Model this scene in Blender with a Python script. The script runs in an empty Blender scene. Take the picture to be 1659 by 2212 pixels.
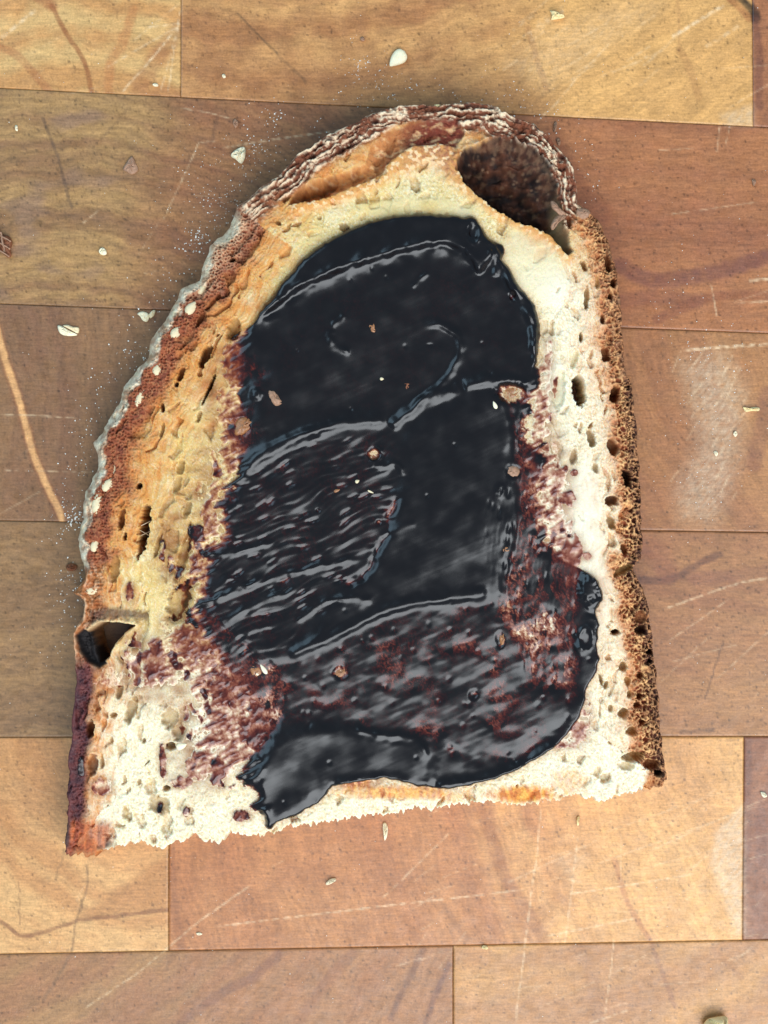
import bpy, math, random
import numpy as np

# ------------------------------------------------------------------ camera, world, light, exposure
sc = bpy.context.scene
H = 0.35                                   # camera height above the board (m)
KP = 1e-4                                  # metres per layout unit on the board
ZB = 0.013                                 # height of the slice's top face
KB = KP * (H - ZB) / H                     # metres per layout unit on the slice's top face
CU, CV = 829.5, 1106.0

cam_d = bpy.data.cameras.new('camera')
cam = bpy.data.objects.new('camera', cam_d)
sc.collection.objects.link(cam)
cam.location = (0, 0, H)
cam.rotation_euler = (0, 0, 0)
cam_d.sensor_fit = 'HORIZONTAL'
cam_d.sensor_width = 36.0
cam_d.lens = 36.0 * H / (1659 * KP)
cam_d.clip_start = 0.01
cam_d.clip_end = 50.0
sc.camera = cam

world = bpy.data.worlds.new('World')
sc.world = world
world.use_nodes = True
bg = world.node_tree.nodes['Background']
bg.inputs['Color'].default_value = (0.40, 0.72, 1.0, 1)
bg.inputs['Strength'].default_value = 0.45


def area(name, loc, target, sx, sy, power, col):
    d = bpy.data.lights.new(name, 'AREA')
    d.shape = 'RECTANGLE'
    d.size, d.size_y = sx, sy
    d.energy = power
    d.color = col
    o = bpy.data.objects.new(name, d)
    sc.collection.objects.link(o)
    o.location = loc
    v = [target[i] - loc[i] for i in range(3)]
    from mathutils import Vector
    o.rotation_euler = Vector(v).to_track_quat('-Z', 'Y').to_euler()
    return o


# window light: from the lower edge of the picture, a little from the right
area('window_light', (0.26, -0.56, 0.86), (0, 0, 0), 1.1, 0.8, 19.5, (0.93, 0.97, 1.0))
# added fill lamp, upper left: softens shadows, gives the spread blue highlights
area('side_fill_light', (-0.75, 0.45, 0.62), (0, 0, 0), 0.9, 0.7, 6.0, (0.52, 0.79, 1.0))

sc.view_settings.view_transform = 'Standard'
sc.view_settings.look = 'None'
sc.view_settings.gamma = 1.0
sc.view_settings.exposure = 0.0
sc.view_settings.use_curve_mapping = False
sc.cycles.max_bounces = 8

rng = np.random.default_rng(7)
random.seed(7)


# ------------------------------------------------------------------ numeric helpers
def L(r, g, b):
    a = np.array([r, g, b], dtype=np.float64) / 255.0
    return np.where(a <= 0.04045, a / 12.92, ((a + 0.055) / 1.055) ** 2.4).astype(np.float32)


def sst(a, b, x):
    t = np.clip((x - a) / (b - a), 0, 1)
    return t * t * (3 - 2 * t)


_pr = np.random.default_rng(99)
PERM = _pr.permutation(4096).astype(np.int32)
RND = _pr.random(4096).astype(np.float32)
GX, GY = np.cos(RND * 6.2831853).astype(np.float32), np.sin(RND * 6.2831853).astype(np.float32)


def hidx(ix, iy, seed):
    return PERM[(PERM[(ix + seed * 131) & 4095] + iy) & 4095]


def perlin(x, y, seed=0):
    x0 = np.floor(x); y0 = np.floor(y)
    fx = (x - x0).astype(np.float32); fy = (y - y0).astype(np.float32)
    ix = x0.astype(np.int32); iy = y0.astype(np.int32)
    u = fx * fx * fx * (fx * (fx * 6 - 15) + 10)
    v = fy * fy * fy * (fy * (fy * 6 - 15) + 10)
    p0 = PERM[(ix + seed * 131) & 4095]; p1 = PERM[(ix + 1 + seed * 131) & 4095]

    def g(p, dx, dy):
        h = PERM[(p + iy + dy) & 4095]
        return GX[h] * (fx - dx) + GY[h] * (fy - dy)
    a = g(p0, 0, 0); b = g(p1, 1, 0); c = g(p0, 0, 1); d = g(p1, 1, 1)
    return 1.5 * ((a + (b - a) * u) * (1 - v) + (c + (d - c) * u) * v)


def fbm(x, y, seed=0, octv=3, gain=0.5):
    r = 0; a = 1.0; s = 0
    for k in range(octv):
        r = r + a * perlin(x * 2 ** k, y * 2 ** k, seed + 17 * k)
        s += a; a *= gain
    return r / s


def worley(x, y, seed=0):
    x0 = np.floor(x); y0 = np.floor(y)
    fx = (x - x0).astype(np.float32); fy = (y - y0).astype(np.float32)
    ix = x0.astype(np.int32); iy = y0.astype(np.int32)
    f1 = np.full(x.shape, 81.0, np.float32); f2 = f1.copy(); ih = np.zeros(x.shape, np.int32)
    for dx in (-1, 0, 1):
        p = PERM[(ix + dx + seed * 131) & 4095]
        for dy in (-1, 0, 1):
            h = PERM[(p + iy + dy) & 4095]
            ex = RND[h] + (dx - fx); ey = RND[(h + 1777) & 4095] + (dy - fy)
            d = ex * ex + ey * ey
            m = d < f1
            f2 = np.where(m, f1, np.minimum(f2, d))
            ih = np.where(m, h, ih)
            f1 = np.where(m, d, f1)
    return np.sqrt(f1), np.sqrt(f2), RND[(ih + 903) & 4095]


def blur(a, r):
    r = int(max(1, round(r)))
    for _ in range(3):
        for ax in (0, 1):
            p = np.pad(a, [(r + 1, r) if k == ax else (0, 0) for k in (0, 1)], mode='edge')
            c = np.cumsum(p, axis=ax, dtype=np.float64)
            n = a.shape[ax]
            if ax == 0:
                a = ((c[2 * r + 1:2 * r + 1 + n] - c[:n]) / (2 * r + 1)).astype(np.float32)
            else:
                a = ((c[:, 2 * r + 1:2 * r + 1 + n] - c[:, :n]) / (2 * r + 1)).astype(np.float32)
    return a


def seg_dist(x, y, pts, closed=False):
    """distance to a polyline, normalised arc position, side (positive = left of travel, v down)"""
    pts = [np.array(p[:2], dtype=np.float32) for p in pts]
    if closed:
        pts = pts + [pts[0]]
    ln = [float(np.hypot(*(pts[i + 1] - pts[i]))) for i in range(len(pts) - 1)]
    tot = sum(ln); acc = 0
    best = np.full(x.shape, 1e9, np.float32); tt = np.zeros(x.shape, np.float32); sd = np.zeros(x.shape, np.float32)
    idx = np.zeros(x.shape, np.int32); fr = np.zeros(x.shape, np.float32)
    for i in range(len(pts) - 1):
        p = pts[i]; d = pts[i + 1] - p
        l2 = float(d @ d) + 1e-9
        rx = x - p[0]; ry = y - p[1]
        t = np.clip((rx * d[0] + ry * d[1]) / l2, 0, 1)
        ex = rx - t * d[0]; ey = ry - t * d[1]
        q = ex * ex + ey * ey
        m = q < best
        best = np.where(m, q, best)
        tt = np.where(m, (acc + t * ln[i]) / tot, tt)
        sd = np.where(m, np.sign(d[1] * rx - d[0] * ry), sd)
        idx = np.where(m, i, idx); fr = np.where(m, t, fr)
        acc += ln[i]
    return np.sqrt(best), tt, sd, idx, fr


def inside(x, y, pts):
    r = np.zeros(x.shape, bool)
    n = len(pts)
    for i in range(n):
        x1, y1 = pts[i][:2]; x2, y2 = pts[(i + 1) % n][:2]
        if y1 == y2:
            continue
        c = ((y1 > y) != (y2 > y)) & (x < (x2 - x1) * (y - y1) / (y2 - y1) + x1)
        r ^= c
    return r


def bbox_sel(x, y, pts, m):
    a = np.array([p[:2] for p in pts], dtype=np.float32)
    return (x > a[:, 0].min() - m) & (x < a[:, 0].max() + m) & (y > a[:, 1].min() - m) & (y < a[:, 1].max() + m)


def psdf(x, y, pts, m=60.0):
    """signed distance to polygon, positive inside, clipped at -m away from it"""
    out = np.full(x.shape, -m, np.float32)
    s = bbox_sel(x, y, pts, m)
    if s.any():
        xs, ys = x[s], y[s]
        d = seg_dist(xs, ys, pts, True)[0]
        out[s] = np.where(inside(xs, ys, pts), d, -np.minimum(d, m))
    return out


def pline(x, y, pts, m=40.0):
    """distance to polyline (m beyond the box), arc position, side"""
    d = np.full(x.shape, 1e3, np.float32); t = np.zeros(x.shape, np.float32); sd = np.zeros(x.shape, np.float32)
    s = bbox_sel(x, y, pts, m)
    if s.any():
        a, b, c, _, _ = seg_dist(x[s], y[s], pts)
        d[s] = a; t[s] = b; sd[s] = c
    return d, t, sd


def smooth_pts(pts, n=3, closed=False):
    p = [np.array(q, dtype=float) for q in pts]
    out = []
    N = len(p)
    rngi = range(N if closed else N - 1)
    for i in rngi:
        if closed:
            a, b, c, d = p[i - 1], p[i], p[(i + 1) % N], p[(i + 2) % N]
        else:
            a, b, c, d = p[max(i - 1, 0)], p[i], p[i + 1], p[min(i + 2, N - 1)]
        for k in range(n):
            t = k / n
            out.append(0.5 * ((2 * b) + (c - a) * t + (2 * a - 5 * b + 4 * c - d) * t * t + (3 * b - a - 3 * c + d) * t ** 3))
    if not closed:
        out.append(p[-1])
    return [tuple(q) for q in out]


def mixc(a, b, f):
    f = np.clip(f, 0, 1)[..., None]
    return a * (1 - f) + b * f


# ------------------------------------------------------------------ scene helpers
def link(o):
    sc.collection.objects.link(o)
    return o


def empty(name, loc=(0, 0, 0)):
    o = bpy.data.objects.new(name, None)
    o.empty_display_size = 0.01
    o.location = loc
    return link(o)


def tag(o, label=None, cat=None, group=None, kind=None):
    if label: o['label'] = label
    if cat: o['category'] = cat
    if group: o['group'] = group
    if kind: o['kind'] = kind
    return o


def mesh_np(name, verts, faces, mat, parent=None, cols=None, floats=None, smooth=True):
    """verts (N,3) m, faces (M,4) or (M,3) int; removes unused vertices"""
    used = np.zeros(len(verts), bool); used[faces.ravel()] = True
    remap = np.cumsum(used) - 1
    verts = verts[used]; faces = remap[faces]
    me = bpy.data.meshes.new(name)
    k = faces.shape[1]
    me.vertices.add(len(verts)); me.vertices.foreach_set('co', verts.astype(np.float32).ravel())
    me.loops.add(faces.size); me.loops.foreach_set('vertex_index', faces.astype(np.int32).ravel())
    me.polygons.add(len(faces))
    me.polygons.foreach_set('loop_start', np.arange(0, faces.size, k, dtype=np.int32))
    me.polygons.foreach_set('loop_total', np.full(len(faces), k, np.int32))
    me.polygons.foreach_set('use_smooth', np.full(len(faces), smooth, bool))
    if cols is not None:
        a = me.color_attributes.new('tint', 'FLOAT_COLOR', 'POINT')
        c = np.ones((len(verts), 4), np.float32); c[:, :3] = cols[used]
        a.data.foreach_set('color', c.ravel())
    for nm, arr in (floats or {}).items():
        a = me.attributes.new(nm, 'FLOAT', 'POINT')
        a.data.foreach_set('value', arr[used].astype(np.float32))
    me.update(); me.validate()
    me.materials.append(mat)
    o = bpy.data.objects.new(name, me)
    link(o)
    if parent is not None:
        o.parent = parent
    return o


def nodes(m):
    m.use_nodes = True
    return m.node_tree.nodes, m.node_tree.links, m.node_tree.nodes['Principled BSDF']


def noise_node(N, K, scale, detail=3.0, rough=0.6):
    tc = N.get('tc') or N.new('ShaderNodeTexCoord'); tc.name = 'tc'
    n = N.new('ShaderNodeTexNoise')
    n.inputs['Scale'].default_value = scale
    n.inputs['Detail'].default_value = detail
    n.inputs['Roughness'].default_value = rough
    K.new(tc.outputs['Object'], n.inputs['Vector'])
    return n


def mat_tint(name, rough=0.7, spec=0.3, var=(0.85, 1.15), nscale=2500, bump=0.3, bdist=0.0002, bscale=4000,
             sss=0.0, rough_attr=None, rough_var=0.0, coat=0.0, aniso=None):
    m = bpy.data.materials.new(name)
    N, K, P = nodes(m)
    at = N.new('ShaderNodeAttribute'); at.attribute_name = 'tint'
    nz = noise_node(N, K, nscale)
    mr = N.new('ShaderNodeMapRange')
    mr.inputs['From Min'].default_value = 0.3; mr.inputs['From Max'].default_value = 0.7
    mr.inputs['To Min'].default_value, mr.inputs['To Max'].default_value = var
    K.new(nz.outputs['Fac'], mr.inputs['Value'])
    mx = N.new('ShaderNodeMix'); mx.data_type = 'RGBA'; mx.blend_type = 'MULTIPLY'
    mx.inputs['Factor'].default_value = 1.0
    K.new(at.outputs['Color'], mx.inputs['A']); K.new(mr.outputs['Result'], mx.inputs['B'])
    if aniso:                                     # fine fibres running along the blocks
        mp = N.new('ShaderNodeMapping'); mp.inputs['Scale'].default_value = (aniso[0], aniso[1], aniso[0])
        mp.inputs['Rotation'].default_value = (0, 0, 0.05)
        K.new(N['tc'].outputs['Object'], mp.inputs['Vector'])
        wz = N.new('ShaderNodeTexNoise'); wz.inputs['Scale'].default_value = 1.0; wz.inputs['Detail'].default_value = 5.0
        wz.inputs['Roughness'].default_value = 0.65; wz.inputs['Distortion'].default_value = 0.4
        K.new(mp.outputs['Vector'], wz.inputs['Vector'])
        m3 = N.new('ShaderNodeMapRange')
        m3.inputs['From Min'].default_value = 0.3; m3.inputs['From Max'].default_value = 0.7
        m3.inputs['To Min'].default_value = 1 - aniso[2]; m3.inputs['To Max'].default_value = 1 + aniso[2] * 0.7
        K.new(wz.outputs['Fac'], m3.inputs['Value'])
        mx3 = N.new('ShaderNodeMix'); mx3.data_type = 'RGBA'; mx3.blend_type = 'MULTIPLY'; mx3.inputs['Factor'].default_value = 1.0
        K.new(mx.outputs['Result'], mx3.inputs['A']); K.new(m3.outputs['Result'], mx3.inputs['B'])
        mx = mx3
    K.new(mx.outputs['Result'], P.inputs['Base Color'])
    P.inputs['Roughness'].default_value = rough
    P.inputs['Specular IOR Level'].default_value = spec
    P.inputs['Coat Weight'].default_value = coat
    P.inputs['Coat Roughness'].default_value = 0.15
    if sss:
        P.inputs['Subsurface Weight'].default_value = sss
        P.inputs['Subsurface Radius'].default_value = (1.0, 0.6, 0.3)
        P.inputs['Subsurface Scale'].default_value = 0.003
    if rough_attr:
        ra = N.new('ShaderNodeAttribute'); ra.attribute_name = rough_attr
        K.new(ra.outputs['Fac'], P.inputs['Roughness'])
    elif rough_var:
        n2 = noise_node(N, K, nscale * 0.2)
        m2 = N.new('ShaderNodeMapRange')
        m2.inputs['From Min'].default_value = 0.3; m2.inputs['From Max'].default_value = 0.7
        m2.inputs['To Min'].default_value = rough - rough_var; m2.inputs['To Max'].default_value = rough + rough_var
        K.new(n2.outputs['Fac'], m2.inputs['Value']); K.new(m2.outputs['Result'], P.inputs['Roughness'])
    if bump:
        nb = noise_node(N, K, bscale, 2.0)
        b = N.new('ShaderNodeBump')
        b.inputs['Strength'].default_value = bump
        b.inputs['Distance'].default_value = bdist
        K.new(nb.outputs['Fac'], b.inputs['Height'])
        K.new(b.outputs['Normal'], P.inputs['Normal'])
    return m


def mat_plain(name, col, rough=0.6, spec=0.4, var=0.15, nscale=1500, bump=0.3, sss=0.0):
    m = bpy.data.materials.new(name)
    N, K, P = nodes(m)
    nz = noise_node(N, K, nscale)
    rp = N.new('ShaderNodeValToRGB')
    c = np.array(col)
    rp.color_ramp.elements[0].position = 0.3; rp.color_ramp.elements[1].position = 0.7
    rp.color_ramp.elements[0].color = (*(c * (1 - var)), 1)
    rp.color_ramp.elements[1].color = (*np.minimum(c * (1 + var), 1), 1)
    K.new(nz.outputs['Fac'], rp.inputs['Fac'])
    K.new(rp.outputs['Color'], P.inputs['Base Color'])
    P.inputs['Roughness'].default_value = rough
    P.inputs['Specular IOR Level'].default_value = spec
    if sss:
        P.inputs['Subsurface Weight'].default_value = sss
        P.inputs['Subsurface Radius'].default_value = (1, 0.7, 0.4)
        P.inputs['Subsurface Scale'].default_value = 0.0008
    b = N.new('ShaderNodeBump')
    b.inputs['Strength'].default_value = bump; b.inputs['Distance'].default_value = 0.0001
    K.new(nz.outputs['Fac'], b.inputs['Height']); K.new(b.outputs['Normal'], P.inputs['Normal'])
    return m


# ------------------------------------------------------------------ cutting board
M_wood = mat_tint('oiled_wood', rough=0.40, spec=0.45, var=(0.84, 1.14), nscale=2300, bump=0.22, bdist=0.00012,
                  bscale=2600, rough_var=0.10, aniso=(300, 1900, 0.22))
board = empty('cutting_board', (0, 0, -0.03))
tag(board, 'brown wooden butcher block cutting board of glued blocks under the bread slice', 'cutting board')


def lerp(a, b, t):
    return a + (b - a) * t


def joint(k, u):                              # horizontal glue lines, gently fanning
    tab = {-1: (-275, -180), 0: (190, 275), 1: (656, 720), 2: (1125, 1150), 3: (1593, 1591), 4: (2061, 2030),
           5: (2520, 2470), 6: (2980, 2910)}
    a, b = tab[k]
    return a + (b - a) * u / 1659.0


# dark lines, swirls and bands that belong to one block: (points, half width, colour, strength)
FEAT = {
    'a0': [([(112, 13), (145, 76), (175, 119), (190, 160), (198, 200)], 6, L(140, 80, 40), 0.85),
           ([(60, -20), (112, 13)], 14, L(160, 95, 55), 0.7),
           ([(0, 102), (40, 122), (96, 185), (110, 200)], 10, L(165, 105, 65), 0.6),
           ([(288, 20), (265, 93), (238, 139), (235, 198)], 12, L(185, 125, 75), 0.75),
           ([(392, 60), (350, 110), (300, 205), (370, 205), (392, 205)], 22, L(150, 95, 65), 0.55)],
    'b0': [([(514, 30), (560, 78), (598, 114)], 3, L(75, 65, 50), 0.6),
           ([(600, 120), (650, 165), (660, 178)], 4, L(95, 75, 55), 0.4),
           ([(1140, 60), (1160, 130), (1180, 190)], 8, L(140, 90, 60), 0.4),
           ([(1465, -10), (1468, 110)], 4, L(150, 105, 75), 0.3),
           ([(1470, 110), (1490, 150), (1510, 210)], 10, L(160, 115, 75), 0.45),
           ([(1588, -14), (1607, 4), (1622, 20), (1631, 44)], 9, L(14, 18, 24), 1.0),
           ([(1575, -4), (1600, 18), (1618, 40)], 9, L(150, 90, 55), 0.7)],
    'c0': [([(1588, -14), (1607, 4), (1624, 18), (1634, 40)], 12, L(14, 18, 24), 1.0),
           ([(1630, 40), (1640, 120), (1640, 230)], 10, L(110, 70, 65), 0.6)],
    'a1': [([(93, 255), (110, 300), (128, 350), (140, 400), (155, 447)], 4, L(78, 62, 58), 0.6),
           ([(470, 255), (455, 310)], 4, L(90, 65, 50), 0.5),
           ([(280, 230), (200, 320)], 3, L(105, 80, 55), 0.4)],
    'b1': [([(1340, 575), (1407, 606), (1490, 598), (1560, 585), (1659, 556), (1760, 540)], 20, L(115, 72, 72), 0.75),
           ([(1340, 650), (1420, 640), (1500, 650)], 18, L(125, 78, 70), 0.5),
           ([(1190, 300), (1260, 420), (1300, 460)], 26, L(140, 85, 65), 0.5),
           ([(1420, 690), (1540, 640), (1680, 640)], 12, L(130, 78, 62), 0.6)],
    'a2': [([(-12, 690), (0, 738), (19, 800), (39, 858), (55, 916), (71, 977), (97, 1041), (129, 1106), (134, 1130)], 13,
            L(140, 88, 55), 0.8),
           ([(-12, 690), (0, 738), (19, 800), (39, 858), (55, 916), (71, 977), (97, 1041), (129, 1106), (134, 1130)], 8.5,
            L(226, 178, 124), 1.0)],
    'b2': [([(1659, 850), (1640, 950), (1630, 1000)], 20, L(120, 75, 70), 0.5)],
    'b3': [([(1383, 1252), (1448, 1252), (1513, 1216), (1555, 1198)], 9, L(95, 62, 58), 0.75),
           ([(1383, 1170), (1430, 1200), (1440, 1240)], 26, L(140, 85, 70), 0.5),
           ([(1563, 1385), (1545, 1440), (1524, 1510)], 2.5, L(95, 70, 55), 0.75),
           ([(1500, 1250), (1600, 1240), (1680, 1230)], 16, L(135, 90, 75), 0.5),
           ([(1470, 1582), (1540, 1576)], 5, L(95, 65, 50), 0.6)],
    'a4': [([(0, 1990), (20, 2003), (50, 2023), (109, 2009), (165, 1990), (231, 1981), (364, 1965)], 5, L(125, 80, 52), 0.85),
           ([(188, 1870), (188, 1920), (165, 1990), (155, 2056)], 3, L(95, 75, 55), 0.6),
           ([(140, 1835), (120, 1900)], 2.5, L(120, 95, 65), 0.5),
           ([(41, 1907), (43, 1996)], 1.6, L(115, 85, 60), 0.6),
           ([(118, 2050), (140, 1990)], 2, L(120, 95, 65), 0.4)],
    'b4': [([(1050, 1740), (1065, 1832), (1105, 1917), (1166, 2013), (1175, 2040)], 17, L(142, 92, 60), 0.6),
           ([(1327, 1857), (1357, 1953), (1403, 2028)], 7, L(160, 100, 68), 0.6),
           ([(366, 1840), (380, 1980), (395, 2050)], 12, L(130, 85, 60), 0.5),
           ([(960, 1960), (985, 2000), (1010, 2025)], 10, L(130, 90, 62), 0.45)],
    'c4': [([(1615, 1600), (1615, 1760), (1612, 1900)], 10, L(112, 74, 62), 0.6),
           ([(1640, 1760), (1650, 1860)], 16, L(122, 80, 68), 0.5)],
    'a5': [([(390, 2212), (470, 2150), (549, 2109), (600, 2060)], 12, L(125, 85, 72), 0.65),
           ([(155, 2060), (120, 2120), (95, 2160)], 4, L(110, 90, 70), 0.5),
           ([(640, 2212), (690, 2140), (760, 2060)], 14, L(140, 95, 72), 0.5),
           ([(843, 2200), (880, 2120), (914, 2053)], 8, L(112, 78, 66), 0.7),
           ([(919, 2210), (945, 2140), (969, 2084)], 7, L(108, 72, 68), 0.7)],
    'b5': [([(1250, 2050), (1275, 2100), (1290, 2200)], 16, L(150, 108, 75), 0.5),
           ([(1408, 2040), (1430, 2100), (1458, 2174)], 6, L(140, 95, 68), 0.6),
           ([(1540, 2050), (1600, 2110)], 8, L(150, 105, 70), 0.4)],
}

# pale knife scratches (points, half width, strength)
SCR = [([(0, 84), (40, 52), (79, 20)], 4.5, 0.75), ([(228, 147), (300, 105), (387, 56)], 1.2, 0.6),
       ([(261, 202), (325, 130), (390, 51)], 1.8, 0.85), ([(346, 203), (385, 56)], 1.2, 0.5), ([(362, 202), (392, 7)], 1.3, 0.65),
       ([(311, 60), (392, 50)], 1.5, 0.6), ([(285, 90), (392, 4)], 1.2, 0.4), ([(387, 233), (450, 243), (506, 258)], 1.2, 0.55),
       ([(350, 480), (395, 385), (430, 308), (470, 304)], 1.2, 0.5), ([(178, 483), (218, 450)], 1.0, 0.5),
       ([(475, 320), (600, 300), (780, 275)], 1.8, 0.6), ([(0, 896), (80, 898), (167, 903)], 1.3, 0.5),
       ([(0, 1015), (100, 1017), (206, 1020)], 1.0, 0.5), ([(0, 1110), (90, 1060)], 0.9, 0.3),
       ([(1449, 82), (1510, 44), (1566, 10)], 4.0, 0.95), ([(1523, 103), (1599, 54)], 4.5, 0.45),
       ([(1317, 159), (1440, 105)], 2.0, 0.4), ([(1160, 262), (1200, 225), (1245, 170), (1320, 90)], 1.4, 0.55),
       ([(1472, 757), (1560, 750), (1665, 743)], 3.5, 0.9), ([(1617, 606), (1665, 603)], 3.5, 0.8), ([(1590, 655), (1665, 650)], 2.0, 0.5),
       ([(1536, 612), (1549, 685)], 1.1, 0.6), ([(1440, 464), (1640, 436)], 1.2, 0.4),
       ([(1430, 1317), (1540, 1278), (1600, 1258), (1665, 1248)], 2.2, 0.65), ([(1440, 1388), (1510, 1340), (1578, 1291)], 1.3, 0.45),
       ([(1450, 1430), (1600, 1390)], 1.2, 0.35), ([(1420, 1480), (1560, 1350)], 1.0, 0.3),
       ([(456, 2003), (600, 1985), (823, 1958), (980, 1940), (1145, 1920)], 1.5, 0.65), ([(1226, 1932), (1360, 1912), (1503, 1887)], 1.5, 0.65),
       ([(823, 1943), (900, 1870), (974, 1796)], 1.4, 0.6), ([(1170, 1736), (1160, 1840), (1145, 1953), (1113, 2212)], 1.8, 0.55),
       ([(1249, 1801), (1234, 1930), (1219, 2048)], 1.5, 0.5), ([(1327, 2028), (1307, 2195)], 1.5, 0.5), ([(1271, 2212), (1357, 2182)], 2.0, 0.5),
       ([(1176, 2023), (1377, 1983)], 1.6, 0.55), ([(1342, 1800), (1342, 1910)], 1.2, 0.4), ([(1090, 1910), (1260, 1830)], 1.8, 0.35),
       ([(172, 2185), (300, 2100), (430, 1990), (549, 1907)], 1.5, 0.6), ([(1280, 1870), (1640, 1740)], 1.3, 0.4), ([(1400, 1840), (1665, 1720)], 1.2, 0.4),
       ([(1380, 1880), (1665, 1800)], 1.2, 0.35), ([(1300, 1800), (1620, 1690)], 1.0, 0.3), ([(1490, 1880), (1620, 1770)], 1.2, 0.4),
       ([(1545, 1470), (1665, 1360)], 1.1, 0.35), ([(1556, 260), (1548, 330)], 1.4, 0.5), ([(1578, 262), (1565, 325)], 1.2, 0.45),
       ([(1420, 325), (1500, 320)], 1.0, 0.35), ([(1570, 235), (1665, 180)], 1.4, 0.4), ([(1540, 150), (1665, 140)], 1.2, 0.35)]
r_ = random.Random(3)
for _ in range(26):                                            # fan of scuffs right of the bread
    x = r_.uniform(1445, 1600); y = r_.uniform(790, 1090); l = r_.uniform(25, 90); a = math.radians(r_.uniform(48, 66))
    SCR.append(([(x, y), (x + l * math.cos(a), y - l * math.sin(a))], r_.uniform(0.8, 1.6), r_.uniform(0.25, 0.6)))
for _ in range(22):                                            # parallel scuffs at the upper right
    x = r_.uniform(1080, 1420); y = r_.uniform(40, 190); l = r_.uniform(30, 110); a = math.radians(r_.uniform(28, 42))
    SCR.append(([(x, y), (x + l * math.cos(a), y - l * math.sin(a))], r_.uniform(0.9, 3.0), r_.uniform(0.15, 0.42)))
for _ in range(60):                                            # fine knife marks everywhere
    x = r_.uniform(0, 1659); y = r_.uniform(0, 2212); l = r_.uniform(20, 130); a = math.radians(r_.gauss(30, 25))
    SCR.append(([(x, y), (x + l * math.cos(a), y - l * math.sin(a))], r_.uniform(0.6, 1.1), r_.uniform(0.12, 0.35)))
for _ in range(34):
    x = r_.uniform(820, 1640); y = r_.uniform(1760, 2200); l = r_.uniform(30, 150); a = math.radians(r_.gauss(26, 10))
    SCR.append(([(x, y), (x + l * math.cos(a), y - l * math.sin(a))], r_.uniform(0.6, 1.3), r_.uniform(0.15, 0.4)))

HAZE = [([(1478, 790), (1560, 770), (1600, 850), (1585, 1000), (1540, 1120), (1480, 1110), (1470, 1060), (1520, 960), (1500, 860)], 44, 0.42),
        ([(1548, 1800), (1603, 1740), (1606, 1900), (1606, 2015), (1590, 2018), (1570, 1950), (1540, 1870)], 14, 0.5),
        ([(1560, 250), (1625, 230), (1626, 270), (1570, 268)], 14, 0.4), ([(1210, 1860), (1260, 1850), (1240, 1900)], 25, 0.25),
        ([(1100, 140), (1200, 70), (1330, 20), (1420, 10), (1300, 100), (1180, 190)], 40, 0.16)]

BLK = {  # base, second tone, ring centre, ring period, pores, warm
    'a0': (L(212, 178, 122), L(196, 150, 95), (150, 700), 46, 0.25),
    'b0': (L(166, 118, 76), L(204, 160, 106), (600, -900), 70, 0.5),
    'c0': (L(146, 98, 76), L(165, 112, 80), (2000, 300), 50, 0.4),
    'a1': (L(168, 134, 90), L(142, 108, 76), (120, 1250), 34, 0.9),
    'b1': (L(166, 112, 76), L(150, 98, 72), (1400, 3000), 60, 0.6),
    'a2': (L(142, 108, 78), L(128, 94, 72), (-900, 900), 60, 0.4),
    'b2': (L(172, 126, 84), L(158, 112, 78), (2300, 500), 60, 0.5),
    'a3': (L(152, 120, 84), L(136, 106, 76), (100, 1900), 40, 0.5),
    'b3': (L(164, 120, 82), L(150, 106, 76), (1600, 900), 50, 0.9),
    'a4': (L(210, 170, 118), L(190, 144, 94), (350, 1500), 60, 0.5),
    'b4': (L(176, 124, 80), L(206, 160, 106), (2600, 1300), 90, 0.5),
    'c4': (L(150, 102, 76), L(134, 90, 70), (2200, 1900), 50, 0.4),
    'a5': (L(158, 122, 82), L(150, 108, 76), (-200, 1500), 60, 0.5),
    'b5': (L(190, 146, 94), L(172, 128, 84), (1100, 1300), 80, 0.5),
}


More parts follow.
